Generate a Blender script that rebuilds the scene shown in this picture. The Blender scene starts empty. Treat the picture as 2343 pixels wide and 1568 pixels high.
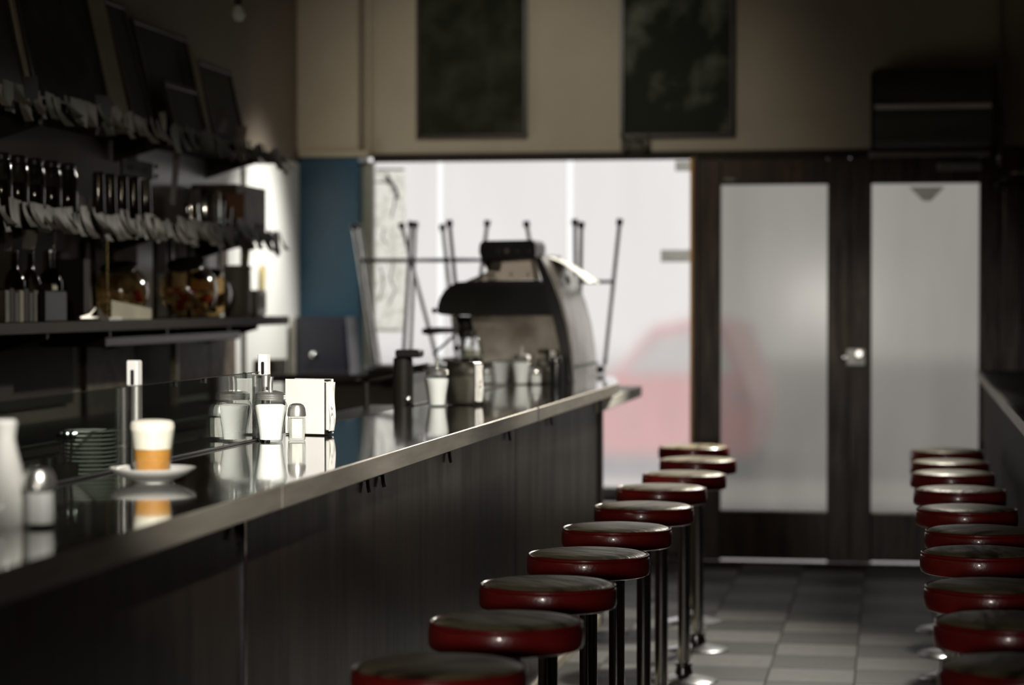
import bpy, bmesh, math, random
from mathutils import Vector, Matrix
random.seed(7)
sc = bpy.context.scene
C = sc.collection
PI = math.pi

# ------------------------------------------------------------------ camera
EYE = Vector((0, 0, 1.4)); FPX = 5300.0
YAW = math.atan((2040 - 1171.5) / FPX); PITCH = math.atan((784 - 688) / FPX)
FW = Vector((-math.sin(YAW) * math.cos(PITCH), math.cos(YAW) * math.cos(PITCH), -math.sin(PITCH)))
RT = Vector((math.cos(YAW), math.sin(YAW), 0)); UP = RT.cross(FW)
cd = bpy.data.cameras.new('camera'); cam = bpy.data.objects.new('camera', cd); C.objects.link(cam)
cd.sensor_width = 36; cd.lens = FPX / 2343 * 36; cd.clip_end = 200
cam.matrix_world = Matrix((( RT.x, UP.x, -FW.x, EYE.x), (RT.y, UP.y, -FW.y, EYE.y), (RT.z, UP.z, -FW.z, EYE.z), (0, 0, 0, 1)))
cd.dof.use_dof = True; cd.dof.focus_distance = 5.95; cd.dof.aperture_fstop = 2.4
sc.camera = cam

# ------------------------------------------------------------------ world, light, exposure
sc.view_settings.view_transform = 'Standard'; sc.view_settings.look = 'None'
sc.view_settings.exposure = 0.0; sc.view_settings.gamma = 1; sc.view_settings.use_curve_mapping = False
w = bpy.data.worlds.new('overcast'); sc.world = w; w.use_nodes = True
bg = w.node_tree.nodes['Background']; bg.inputs[0].default_value = (0.95, 0.93, 0.92, 1); bg.inputs[1].default_value = 1.25
sc.cycles.use_denoising = True
sc.cycles.max_bounces = 10; sc.cycles.transparent_max_bounces = 16
sc.cycles.sample_clamp_indirect = 6

def spot(name, loc, to, power, deg, blend=.6, size=.05, col=(1, .96, .88)):
    l = bpy.data.lights.new(name, 'SPOT'); l.energy = power; l.spot_size = math.radians(deg); l.spot_blend = blend
    l.shadow_soft_size = size; l.color = col
    o = bpy.data.objects.new(name, l); C.objects.link(o); o.location = loc
    o.rotation_euler = (Vector(to) - Vector(loc)).to_track_quat('-Z', 'Y').to_euler()
    return o
def area(name, loc, to, power, sx, sy, col=(1, .96, .9)):
    l = bpy.data.lights.new(name, 'AREA'); l.shape = 'RECTANGLE'; l.size = sx; l.size_y = sy; l.energy = power; l.color = col
    o = bpy.data.objects.new(name, l); C.objects.link(o); o.location = loc
    o.rotation_euler = (Vector(to) - Vector(loc)).to_track_quat('-Z', 'Y').to_euler()
    return o
# added spots, unseen outside the frame, brightening the counter goods and stools
spot('counter_fill', (0.45, 1.6, 3.0), (-1.5, 5.95, 1.1), 1750, 13, .5)
spot('cup_fill', (0.2, 0.8, 3.0), (-1.46, 4.45, 1.1), 1350, 18, .8)
spot('stool_row_fill', (-.8, -2.2, 1.45), (-.55, 5, .72), 330, 18, .8, .22, (1, .93, .84))
spot('counter_fill', (0.55, 4.2, 3.15), (-1.55, 8.5, 1.05), 1050, 20, .7, .05)
# more unseen spots added to brighten walls, aisle, shelves and door
spot('back_wall_fill', (-1.9, 9.6, 3.25), (-2.0, 12.4, 1.9), 95, 74, 1, .15, (1, .93, .80))
spot('white_wall_fill', (-2.2, 11.6, 3.25), (-3.2, 11.45, .9), 560, 50, 1, .1, (1, .98, .93))
spot('aisle_fill', (0.1, 11.9, 3.25), (-1.35, 9.2, .85), 900, 57, 1, .1, (1, .95, .84))
spot('shelf_fill', (-1.2, 2.2, 2.05), (-3.0, 8.9, 1.65), 95, 34, 1, .1, (1, .88, .70))
spot('door_fill', (.15, 9.4, 3.2), (-.14, 12.35, 1.25), 70, 13, 1, .06, (1, .96, .88))

# ------------------------------------------------------------------ helpers
def ray(px, py): return FW + RT * ((px - 1171.5) / FPX) + UP * ((784 - py) / FPX)
def atY(px, py, Y): d = ray(px, py); return EYE + d * (Y / d.y)
def atX(px, py, X): d = ray(px, py); return EYE + d * (X / d.x)
def atZ(px, py, Z): d = ray(px, py); return EYE + d * ((Z - 1.4) / d.z)

def V(*a): return Vector(a)
class MB:
    def __init__(s): s.bm = bmesh.new()
    def box(s, lo, hi, bev=0, rot=None, piv=None, seg=1):
        lo, hi = Vector(lo), Vector(hi); c = (lo + hi) / 2; d = hi - lo
        m = Matrix.Translation(c) @ Matrix.Diagonal((abs(d.x), abs(d.y), abs(d.z), 1))
        r = bmesh.ops.create_cube(s.bm, size=1, matrix=m); vs = r['verts']
        if bev:
            es = list({e for v in vs for e in v.link_edges})
            rr = bmesh.ops.bevel(s.bm, geom=es, offset=bev, segments=seg, affect='EDGES', profile=.5)
            vs = list({v for f in rr['faces'] for v in f.verts} | {v for v in vs if v.is_valid})
        if rot is not None: bmesh.ops.rotate(s.bm, verts=vs, cent=Vector(piv) if piv is not None else c, matrix=rot)
        return s
    def tube(s, pts, r, seg=12, cap=True):
        pts = [Vector(p) for p in pts]; rings = []
        rs = r if isinstance(r, (list, tuple)) else [r] * len(pts)
        up0 = None
        for i, p in enumerate(pts):
            a = pts[max(i - 1, 0)]; b = pts[min(i + 1, len(pts) - 1)]; t = (b - a).normalized()
            if up0 is None: up0 = Vector((0, 0, 1)) if abs(t.z) < .9 else Vector((1, 0, 0))
            u = t.cross(up0).normalized(); v = u.cross(t).normalized()
            rings.append([s.bm.verts.new(p + (u * math.cos(2 * PI * k / seg) + v * math.sin(2 * PI * k / seg)) * rs[i]) for k in range(seg)])
        for A, B in zip(rings, rings[1:]):
            for k in range(seg): s.bm.faces.new((A[k], A[(k + 1) % seg], B[(k + 1) % seg], B[k]))
        if cap:
            s.bm.faces.new(rings[0][::-1]); s.bm.faces.new(rings[-1])
        return s
    def lathe(s, prof, c=(0, 0, 0), seg=32, flute=0, fl=0.0, mat=None, sides=None):
        c = Vector(c); rings = []; seg = sides or seg
        for r, z in prof:
            if r < 1e-6: rings.append([s.bm.verts.new(c + V(0, 0, z))]); continue
            ring = []
            for k in range(seg):
                a = 2 * PI * k / seg; rr = r * (1 + fl * math.cos(flute * a)) if flute else r
                ring.append(s.bm.verts.new(c + V(rr * math.cos(a), rr * math.sin(a), z)))
            rings.append(ring)
        for A, B in zip(rings, rings[1:]):
            if len(A) == 1 and len(B) == 1: continue
            for k in range(seg):
                a0, a1 = (A[0], A[0]) if len(A) == 1 else (A[k], A[(k + 1) % seg])
                b0, b1 = (B[0], B[0]) if len(B) == 1 else (B[k], B[(k + 1) % seg])
                f = [a0, a1, b1, b0]; g = []
                for q in f:
                    if q not in g: g.append(q)
                if len(g) > 2: s.bm.faces.new(g)
        if mat is not None: bmesh.ops.transform(s.bm, matrix=mat, verts=[v for R in rings for v in R])
        return s
    def prism(s, poly, y0, y1):            # polygon in X-Z, extruded along Y
        A = [s.bm.verts.new((p[0], y0, p[1])) for p in poly]; B = [s.bm.verts.new((p[0], y1, p[1])) for p in poly]
        n = len(poly); s.bm.faces.new(A); s.bm.faces.new(B[::-1])
        for k in range(n): s.bm.faces.new((A[k], B[k], B[(k + 1) % n], A[(k + 1) % n]))
        return s
    def slab(s, poly, z0, z1):             # polygon in X-Y, extruded along Z
        A = [s.bm.verts.new((p[0], p[1], z0)) for p in poly]; B = [s.bm.verts.new((p[0], p[1], z1)) for p in poly]
        n = len(poly); s.bm.faces.new(A[::-1]); s.bm.faces.new(B)
        for k in range(n): s.bm.faces.new((A[k], A[(k + 1) % n], B[(k + 1) % n], B[k]))
        return s
    def sheet(s, fn, nu, nv):
        g = [[s.bm.verts.new(fn(i / nu, j / nv)) for j in range(nv + 1)] for i in range(nu + 1)]
        for i in range(nu):
            for j in range(nv): s.bm.faces.new((g[i][j], g[i + 1][j], g[i + 1][j + 1], g[i][j + 1]))
        return s
    def ball(s, c, r, sub=2, sc_=(1, 1, 1)):
        m = Matrix.Translation(Vector(c)) @ Matrix.Diagonal((r * sc_[0], r * sc_[1], r * sc_[2], 1))
        bmesh.ops.create_icosphere(s.bm, subdivisions=sub, radius=1, matrix=m); return s
    def build(s, name, mat, parent=None, smooth=True, ang=35, loc=None):
        bm = s.bm
        off = Vector((0, 0, 0))
        if parent is not None:
            q = parent
            while q is not None: off += q.location; q = q.parent
        if loc is not None: off = Vector(loc)
        bmesh.ops.recalc_face_normals(bm, faces=bm.faces)
        bmesh.ops.translate(bm, verts=bm.verts, vec=-off)
        me = bpy.data.meshes.new(name); bm.to_mesh(me); bm.free()
        me.materials.append(mat)
        if smooth:
            me.shade_smooth()
            try: me.set_sharp_from_angle(angle=math.radians(ang))
            except Exception: pass
        o = bpy.data.objects.new(name, me); C.objects.link(o)
        if parent is not None: o.parent = parent
        elif loc is not None: o.location = Vector(loc)
        return o
def tag(o, label=None, cat=None, group=None, kind=None):
    if label: o['label'] = label
    if cat: o['category'] = cat
    if group: o['group'] = group
    if kind: o['kind'] = kind
    return o
def thing(name, label, cat, loc=(0, 0, 0), group=None):
    o = bpy.data.objects.new(name, None); C.objects.link(o); o.location = loc; o.empty_display_size = .05
    return tag(o, label, cat, group)
def struct(name, mb, mat, parent=None, **k):
    o = mb.build(name, mat, parent, **k)
    if parent is None: o['kind'] = 'structure'
    return o
def dup(root, loc, rz=0, label=None, group=None):
    def cp(o, par):
        c = o.copy(); C.objects.link(c); c.parent = par
        for ch in o.children: cp(ch, c)
        return c
    r = cp(root, None); r.location = loc; r.rotation_euler = (0, 0, rz)
    if label: r['label'] = label
    if group: r['group'] = group
    return r
def Rz(a): return Matrix.Rotation(a, 3, 'Z')
def Ry(a): return Matrix.Rotation(a, 3, 'Y')
def Rx(a): return Matrix.Rotation(a, 3, 'X')

# ------------------------------------------------------------------ materials
def mat(name, col, rough=.5, metal=0, col2=None, nscale=6, stretch=(1, 1, 1), bump=0, bscale=40, rvar=0, coat=0, spec=.5, det=4, lo=.35, hi=.65, trans=0):
    m = bpy.data.materials.new(name); m.use_nodes = True; nt = m.node_tree; N = nt.nodes; L = nt.links
    b = N['Principled BSDF']; b.inputs['Base Color'].default_value = (*col, 1); b.inputs['Roughness'].default_value = rough
    b.inputs['Metallic'].default_value = metal; b.inputs['Specular IOR Level'].default_value = spec
    b.inputs['Coat Weight'].default_value = coat; b.inputs['Coat Roughness'].default_value = .08
    tc = N.new('ShaderNodeTexCoord'); mp = N.new('ShaderNodeMapping'); mp.inputs['Scale'].default_value = stretch
    L.new(tc.outputs['Object'], mp.inputs[0])
    nz = N.new('ShaderNodeTexNoise'); nz.inputs['Scale'].default_value = nscale; nz.inputs['Detail'].default_value = det
    L.new(mp.outputs[0], nz.inputs['Vector'])
    if col2 is None: col2 = tuple(c * .78 for c in col)
    r = N.new('ShaderNodeValToRGB'); r.color_ramp.elements[0].position = lo; r.color_ramp.elements[1].position = hi
    r.color_ramp.elements[0].color = (*col, 1); r.color_ramp.elements[1].color = (*col2, 1)
    L.new(nz.outputs[0], r.inputs[0]); L.new(r.outputs[0], b.inputs['Base Color'])
    if rvar:
        mr = N.new('ShaderNodeMapRange'); mr.inputs[3].default_value = max(rough - rvar, .02); mr.inputs[4].default_value = rough + rvar
        L.new(nz.outputs[0], mr.inputs[0]); L.new(mr.outputs[0], b.inputs['Roughness'])
    if bump:
        n2 = N.new('ShaderNodeTexNoise'); n2.inputs['Scale'].default_value = bscale; n2.inputs['Detail'].default_value = 3
        L.new(mp.outputs[0], n2.inputs['Vector'])
        bp = N.new('ShaderNodeBump'); bp.inputs['Strength'].default_value = bump; bp.inputs['Distance'].default_value = .01
        L.new(n2.outputs[0], bp.inputs['Height']); L.new(bp.outputs[0], b.inputs['Normal'])
    if trans: b.inputs['Transmission Weight'].default_value = trans
    return m
def glass_mat(name, tint=(.92, .95, .92), rough=.03, refl=1.0, ior=1.5, base=.04, edge=1.0):
    m = bpy.data.materials.new(name); m.use_nodes = True; nt = m.node_tree; N = nt.nodes; L = nt.links
    N.remove(N['Principled BSDF']); out = N['Material Output']
    t = N.new('ShaderNodeBsdfTransparent'); t.inputs[0].default_value = (*tint, 1)
    g = N.new('ShaderNodeBsdfGlossy'); g.inputs['Roughness'].default_value = rough
    f = N.new('ShaderNodeLayerWeight'); f.inputs[0].default_value = .5
    pw = N.new('ShaderNodeMath'); pw.operation = 'POWER'; pw.inputs[1].default_value = 5; L.new(f.outputs['Facing'], pw.inputs[0])
    mu = N.new('ShaderNodeMath'); mu.operation = 'MULTIPLY_ADD'; mu.inputs[1].default_value = .96 * refl; mu.inputs[2].default_value = base; mu.use_clamp = True
    p3 = N.new('ShaderNodeMath'); p3.operation = 'POWER'; p3.inputs[1].default_value = 3; L.new(f.outputs['Facing'], p3.inputs[0])
    mc = N.new('ShaderNodeMixRGB'); mc.inputs[1].default_value = (*tint, 1); mc.inputs[2].default_value = (tint[0] * edge, tint[1] * edge, tint[2] * edge, 1)
    L.new(p3.outputs[0], mc.inputs[0]); L.new(mc.outputs[0], t.inputs[0])
    x = N.new('ShaderNodeMixShader'); L.new(pw.outputs[0], mu.inputs[0]); L.new(mu.outputs[0], x.inputs[0])
    L.new(t.outputs[0], x.inputs[1]); L.new(g.outputs[0], x.inputs[2]); L.new(x.outputs[0], out.inputs[0])
    return m
def frosted(name, glow, mixf=.55, tint=(.93, .91, .89), rough=.38, nz=.12):
    # backlit whitened glass: part glows evenly in place of scattered daylight, part shows the blurred street behind it
    m = bpy.data.materials.new(name); m.use_nodes = True; nt = m.node_tree; N = nt.nodes; L = nt.links
    N.remove(N['Principled BSDF']); out = N['Material Output']
    e = N.new('ShaderNodeEmission'); e.inputs[1].default_value = glow
    tc = N.new('ShaderNodeTexCoord'); mp = N.new('ShaderNodeMapping'); mp.inputs['Scale'].default_value = (2.2, 1, .5)
    n = N.new('ShaderNodeTexNoise'); n.inputs['Scale'].default_value = 1.6; n.inputs['Detail'].default_value = 2
    r = N.new('ShaderNodeValToRGB'); a = 1 - nz * 2
    r.color_ramp.elements[0].position = .3; r.color_ramp.elements[1].position = .7
    r.color_ramp.elements[0].color = (tint[0] * a, tint[1] * a, tint[2] * a, 1); r.color_ramp.elements[1].color = (*tint, 1)
    L.new(tc.outputs['Object'], mp.inputs[0]); L.new(mp.outputs[0], n.inputs['Vector']); L.new(n.outputs[0], r.inputs[0]); L.new(r.outputs[0], e.inputs[0])
    g = N.new('ShaderNodeBsdfRefraction'); g.inputs['Roughness'].default_value = rough; g.inputs['IOR'].default_value = 1.25; g.inputs[0].default_value = (*tint, 1)
    x = N.new('ShaderNodeMixShader'); x.inputs[0].default_value = mixf
    L.new(e.outputs[0], x.inputs[1]); L.new(g.outputs[0], x.inputs[2])
    gl = N.new('ShaderNodeBsdfGlossy'); gl.inputs['Roughness'].default_value = .15
    y = N.new('ShaderNodeMixShader'); y.inputs[0].default_value = .022
    L.new(x.outputs[0], y.inputs[1]); L.new(gl.outputs[0], y.inputs[2]); L.new(y.outputs[0], out.inputs[0])
    return m
M = {}
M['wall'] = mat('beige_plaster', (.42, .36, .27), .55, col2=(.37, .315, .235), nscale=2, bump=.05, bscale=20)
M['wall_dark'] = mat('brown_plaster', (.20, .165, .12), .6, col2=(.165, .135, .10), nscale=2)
M['white_wall'] = mat('white_gloss_paint', (.80, .79, .75), .3, col2=(.74, .73, .68), nscale=1.5)
M['ceil'] = mat('old_ceiling_paint', (.16, .14, .11), .7)
M['blue'] = mat('blue_paint', (.010, .066, .115), .35, col2=(.008, .045, .080), nscale=3, stretch=(1, 1, .4), bump=.1, bscale=60)
M['wood'] = mat('dark_stained_wood', (.070, .040, .024), .36, col2=(.026, .015, .009), nscale=9, stretch=(3, 3, .35), bump=.15, bscale=30, rvar=.14, spec=.4)
M['wood_v'] = mat('worn_counter_panel_wood', (.020, .014, .010), .33, col2=(.011, .008, .006), nscale=4, stretch=(1, 3, .5), bump=.06, bscale=6, rvar=.1, spec=.16)
M['golden'] = mat('golden_varnished_pine', (.75, .38, .07), .3, nscale=8, stretch=(4, 4, .4))
M['black_top'] = mat('black_polished_worktop', (.012, .011, .010), .04, col2=(.018, .016, .013), nscale=3, bump=.004, bscale=7, spec=.9, coat=.6, rvar=.015)
M['edge'] = mat('brushed_edge_band', (.50, .46, .39), .34, metal=.6, col2=(.38, .34, .28), nscale=14, stretch=(1, .3, 3), bump=.06, bscale=60, rvar=.1)
M['ledge'] = mat('pale_worn_wood', (.76, .73, .66), .5, col2=(.66, .62, .55), nscale=6, stretch=(3, .4, 3))
M['cream'] = mat('cream_painted_skirting', (.42, .38, .28), .45)
M['chrome'] = mat('chrome', (.82, .81, .79), .12, metal=1, col2=(.72, .71, .69), nscale=12, rvar=.04)
M['chrome_worn'] = mat('worn_chrome', (.55, .55, .56), .18, metal=1, col2=(.40, .40, .41), nscale=14, rvar=.08)
M['soft_chrome'] = mat('soft_chrome', (.80, .78, .74), .30, metal=.9, col2=(.70, .68, .64), nscale=20, rvar=.06)
M['steel'] = mat('brushed_steel', (.46, .43, .38), .22, metal=1, col2=(.32, .29, .25), nscale=6, rvar=.08)
M['splash'] = mat('stained_splash_steel', (.62, .56, .48), .38, metal=.6, col2=(.30, .26, .21), nscale=7, rvar=.1)
M['steel_dull'] = mat('dull_steel', (.36, .34, .30), .4, metal=.85, nscale=8, rvar=.1)
M['brass'] = mat('brass', (.75, .55, .16), .25, metal=1)
M['red'] = mat('red_vinyl', (.24, .017, .013), .28, col2=(.18, .011, .010), nscale=12, bump=.06, bscale=120, coat=.35)
M['top'] = mat('cracked_seat_vinyl', (.34, .29, .17), .36, col2=(.07, .042, .022), nscale=22, stretch=(1, .25, 1), bump=.3, bscale=45, rvar=.14, lo=.46, hi=.62, spec=.55)
M['top'].node_tree.nodes['Principled BSDF'].inputs['Specular Tint'].default_value = (1, .90, .62, 1)
M['tile_l'] = mat('grey_floor_tile', (.15, .142, .135), .5, col2=(.115, .11, .10), nscale=14, rvar=.06, spec=.3)
M['tile_d'] = mat('charcoal_floor_tile', (.030, .028, .024), .5, col2=(.022, .020, .017), nscale=14, rvar=.06, spec=.3)
M['grout'] = mat('floor_grout', (.018, .016, .014), .8)
M['black'] = mat('black_plastic', (.012, .011, .010), .35)
M['dark'] = mat('dark_brown_laminate', (.026, .020, .014), .6, nscale=5, spec=.15)
M['dark_g'] = mat('dark_enamel', (.020, .018, .014), .35, nscale=5, spec=.3)
M['glass'] = glass_mat('clear_glass', (.97, .985, .975), .03, 1.3, edge=.35)
M['guard'] = glass_mat('smoked_guard_glass', (.72, .77, .74), .02, 1.9, 1.52)
M['gold_glass'] = glass_mat('amber_tinted_glass', (.80, .66, .42), .12, 1.6, base=.16)
M['dark_glass'] = glass_mat('dark_jar_glass', (.34, .33, .28), .05, 1.8)
M['acrylic'] = glass_mat('smoky_acrylic', (.50, .46, .40), .12, 1.4)
M['sugar'] = mat('white_sugar', (.88, .87, .84), .8, col2=(.84, .83, .80), bump=.2, bscale=300)
M['salt'] = mat('grey_white_salt', (.70, .68, .62), .8, bump=.2, bscale=300)
M['foam'] = mat('milk_foam', (.92, .88, .76), .6, col2=(.88, .82, .68), nscale=40, bump=.1, bscale=200)
M['coffee'] = mat('milky_coffee', (.56, .27, .055), .4, col2=(.46, .20, .035), nscale=30)
M['china'] = mat('white_china', (.84, .83, .78), .12, col2=(.82, .81, .76), coat=.4)
M['napkin'] = mat('paper_napkins', (.84, .82, .77), .7, col2=(.76, .73, .67), nscale=20, bump=.3, bscale=40)
M['plate'] = mat('white_enamel_plate', (.86, .85, .82), .3, col2=(.80, .78, .74), nscale=5)
M['ink'] = mat('dark_print', (.07, .03, .03), .6)
M['redink'] = mat('red_print', (.45, .05, .05), .6)
M['picture'] = mat('dark_leafy_print', (.016, .018, .011), .8, spec=.15, col2=(.045, .047, .030), nscale=6, det=10, lo=.42, hi=.72)
M['picture2'] = mat('dark_mossy_print', (.020, .024, .016), .8, spec=.15, col2=(.20, .21, .165), nscale=3.2, det=10, lo=.50, hi=.74)
M['frame'] = mat('dark_frame_wood', (.022, .017, .012), .4)
M['frame_pale'] = mat('pale_frame_wood', (.26, .22, .15), .5)
M['mount'] = mat('grey_picture_mount', (.040, .035, .030), .6, spec=.3, col2=(.03, .028, .024), nscale=5)
M['heater'] = mat('olive_enamel', (.085, .078, .058), .36, nscale=4)
M['navy'] = mat('navy_enamel', (.006, .009, .022), .4, col2=(.010, .010, .016), nscale=3)
M['grey'] = mat('grey_plastic', (.30, .29, .27), .5)
M['jamb'] = mat('grey_green_jamb', (.34, .36, .30), .5)
M['white_sill'] = mat('white_sill_paint', (.82, .80, .76), .35)
M['box_brown'] = mat('brown_carton', (.14, .09, .06), .6)
M['box_orange'] = mat('orange_brown_label', (.36, .17, .09), .6)
M['paper'] = mat('cream_paper', (.62, .58, .42), .7)
M['pinkish'] = mat('dusty_pink_paper', (.34, .22, .17), .7, col2=(.26, .17, .13), nscale=10)
M['yellow'] = mat('faded_yellow_paper', (.42, .34, .14), .7)
M['canister'] = mat('pale_grey_canister', (.36, .34, .29), .5)
M['candy_r'] = mat('red_wrappers', (.55, .02, .02), .3, coat=.6)
M['candy_w'] = mat('white_wrappers', (.75, .7, .6), .3, coat=.6)
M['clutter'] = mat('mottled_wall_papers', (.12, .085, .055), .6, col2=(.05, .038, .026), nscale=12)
M['lace'] = mat('speckled_label', (.40, .28, .20), .6, col2=(.12, .07, .05), nscale=60, lo=.45, hi=.55)
M['car'] = mat('red_car_paint', (.88, .010, .008), .35, coat=.3)
M['tyre'] = mat('tyre_rubber', (.02, .02, .02), .8)
M['road'] = mat('wet_grey_paving', (.30, .29, .28), .5, nscale=1)
M['kerb'] = mat('pale_kerb_stone', (.75, .74, .72), .6)
M['facade'] = mat('pale_far_render', (.62, .60, .57), .8)
def banknote_mat(name, base, dark):
    m = bpy.data.materials.new(name); m.use_nodes = True; nt = m.node_tree; N = nt.nodes; L = nt.links
    b = N['Principled BSDF']; b.inputs['Roughness'].default_value = .6
    tc = N.new('ShaderNodeTexCoord'); mp = N.new('ShaderNodeMapping'); mp.inputs['Scale'].default_value = (0, 44, 24); mp.inputs['Location'].default_value = (0, 0, 1.4)
    L.new(tc.outputs['Object'], mp.inputs[0])
    ln = N.new('ShaderNodeVectorMath'); ln.operation = 'LENGTH'; L.new(mp.outputs[0], ln.inputs[0])
    nz = N.new('ShaderNodeTexNoise'); nz.inputs['Scale'].default_value = 90; L.new(tc.outputs['Object'], nz.inputs['Vector'])
    ad = N.new('ShaderNodeMath'); ad.operation = 'ADD'; L.new(ln.outputs['Value'], ad.inputs[0]); L.new(nz.outputs[0], ad.inputs[1])
    r = N.new('ShaderNodeValToRGB'); e = r.color_ramp.elements
    e[0].position = .85; e[0].color = (*dark, 1); e[1].position = 1.2 - .25; e[1].color = (*base, 1)
    L.new(ad.outputs[0], r.inputs[0]); L.new(r.outputs[0], b.inputs['Base Color'])
    return m
M['note_g'] = banknote_mat('green_banknote', (.135, .14, .105), (.05, .055, .04))
M['note_b'] = banknote_mat('brown_banknote', (.16, .13, .11), (.06, .045, .04))
M['note_p'] = banknote_mat('pale_banknote', (.27, .24, .20), (.10, .08, .07))

# ------------------------------------------------------------------ the room
YW = 12.4; XL = -3.205; XR = 0.80; HC = 3.6; YB = -2.6
fl = struct('floor', MB().box((XL - .1, YB, -.1), (XR + .1, YW + .1, -.004)), M['grout'])
T = .322; X0 = -.775; Y0 = 12.075
tm = {}
for k in ('tile_l', 'tile_d'):
    o = MB().box((-T / 2 + .0025, -T / 2 + .0025, -.004), (T / 2 - .0025, T / 2 - .0025, 0), .0015).build('tile', M[k]); tm[k] = o.data
    bpy.data.objects.remove(o)
for i in range(-2, 5):
    for j in range(-1, 29):
        xc = X0 + (i + .5) * T; yc = Y0 - (j + .5) * T
        if yc + T / 2 > YW + .2 or xc > XR: continue
        o = bpy.data.objects.new('tile', tm['tile_l' if (i + j) % 2 else 'tile_d']); C.objects.link(o)
        o.parent = fl; o.location = (xc, yc, random.uniform(-.0006, .0006))
struct('ceiling', MB().box((XL - .1, YB, HC), (XR + .1, YW + .1, HC + .1)), M['ceil'])
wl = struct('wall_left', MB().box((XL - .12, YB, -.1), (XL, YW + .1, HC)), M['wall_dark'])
MB().box((XL, 9.55, .0), (XL + .012, YW, 2.15)).build('lower_panel', M['white_wall'], wl)  # white only on the lit stretch; brown wall nearer paints in its shade
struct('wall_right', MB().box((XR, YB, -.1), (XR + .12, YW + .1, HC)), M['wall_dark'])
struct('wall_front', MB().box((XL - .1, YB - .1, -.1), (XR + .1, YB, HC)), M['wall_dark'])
wb = struct('wall_back', MB().box((XL, YW, 2.19), (XR, YW + .15, HC)).box((XL, YW, -.1), (-2.86, YW + .15, 2.19)), M['wall'])
tag(MB().box((-2.86, YW + .02, -.1), (-1.06, YW + .12, .30)).build('trim_sill_wall', M['wood']), kind='structure')
struct('trim_1', MB().box((XL, YW - .10, 2.215), (-2.86, YW, HC), .004), M['wall'])
bc = struct('trim_2', MB().box((XL + .013, YW - .10, 0), (-2.86, YW, 2.18), .004), M['blue'])
struct('trim_3', MB().box((XL + .013, YW - .13, 2.18), (-2.80, YW, 2.215), .006), M['wall'])
struct('trim_4', MB().box((-2.80, YW - .02, 2.155), (.70, YW + .02, 2.20), .003), M['dark'])
# main window
wn = struct('window_1', MB().box((-2.86, YW - .01, .30), (-2.800, YW + .06, 2.16), .003), M['jamb'])
MB().box((-2.80, YW - .03, .315), (-1.06, YW + .06, .345), .004).box((-2.80, YW - .12, .345), (-1.06, YW + .06, .40), .006).build('sill', M['white_sill'], wn)
fro = frosted('whitened_window_glass', 0.88, .68, (.95, .925, .92), rough=.16, nz=.06)
fro2 = frosted('whitened_window_glass_darker', .40, .5, (.90, .875, .87), nz=.1)
for a, b_, mm in ((-2.80, atY(999, 500, YW).x, fro), (atY(1013, 500, YW).x, atY(1296, 500, YW).x, fro), (atY(1311, 500, YW).x, -1.06, fro)):
    MB().box((a, YW + .02, .40), (b_, YW + .026, 2.16)).build('frosted_pane', mm, wn)
MB().box((-2.80, YW + .032, .40), (-1.06, YW + .036, 2.16)).build('clear_pane', M['glass'], wn)
struct('trim_5', MB().box((-1.062, YW - .05, 0), (-1.046, YW + .08, 2.16), .002), M['golden'])
struct('trim_6', MB().box((-1.046, YW - .05, 0), (-1.02, YW + .08, 2.17), .002), M['wood'])
# doors
dfro = frosted('steamed_door_glass', .36, .5, (.70, .685, .65), rough=.13, nz=.12)
def door(n, x0, g0, g1, x1):
    z0, z1 = .27, 2.017
    m = MB().box((x0, YW - .03, .012), (g0, YW + .04, 2.155), .004).box((g1, YW - .03, .012), (x1, YW + .04, 2.155), .004)
    m.box((g0, YW - .028, z1), (g1, YW + .038, 2.153), .003)
    d = struct(n, m, M['wood'])
    MB().box((g0, YW - .02, .02), (g1, YW + .03, z0), .003).build('kick_panel', M['wood'], d)
    MB().box((g0, YW - .026, z0), (g1, YW - .01, z0 + .012), .002).build('glazing_bead', M['steel_dull'], d)
    MB().box((g0, YW + .0, z0 + .01), (g1, YW + .006, z1)).build('frosted_pane', dfro, d)
    return d
d1 = door('door_1', -1.018, -.900, -.336, -.222); d2 = door('door_2', -.218, -.105, .452, .56)
# knob and lock plate of the right door
p = atY(1957, 818, YW - .04)
MB().box((p.x - .045, YW - .055, p.z - .044), (p.x + .05, YW - .03, p.z + .044), .006).build('lock_plate', M['plate'], d2)
MB().tube([(p.x + .02, YW - .05, p.z + .02), (p.x + .02, YW - .10, p.z + .02)], .016).build('turn_knob', M['chrome'], d2)
MB().tube([(p.x - .045, YW - .045, p.z), (p.x - .068, YW - .045, p.z)], .014).build('latch_bolt', M['chrome'], d2)
for yy in (682, 742):
    q = atY(1966, yy, YW - .03)
    MB().tube([(q.x, YW - .029, q.z), (q.x, YW - .042, q.z)], .011).build('old_lock_hole', M['black'], d2)
q = atY(2195, 381, YW - .05)
MB().box((q.x - .115, YW - .09, q.z - .02), (q.x + .115, YW - .03, q.z + .02), .006).build('door_closer', M['grey'], d2)
q = atY(1668, 411, YW - .04)
MB().tube([(q.x - .025, YW - .04, q.z), (q.x + .03, YW - .04, q.z - .002)], .008).build('small_catch', M['grey'], d1)
struct('trim_10', MB().box((-.224, YW - .02, .012), (-.216, YW + .03, 2.15)), M['wood'])
struct('trim_7', MB().box((-1.02, YW - .10, 0), (.56, YW - .03, .012), .004).box((-1.25, YW - .10, 0), (-1.02, YW + .02, .04), .004), M['wood'])
# panelling right of the doors
pn = struct('trim_8', MB().box((.56, YW - .05, 0), (XR, YW + .04, 2.19)), M['wood'])
MB().box((.575, YW - .075, .10), (.665, YW - .05, 2.05), .006).box((.69, YW - .075, .10), (.79, YW - .05, 2.05), .006).build('raised_panel', M['wood'], pn)

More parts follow.
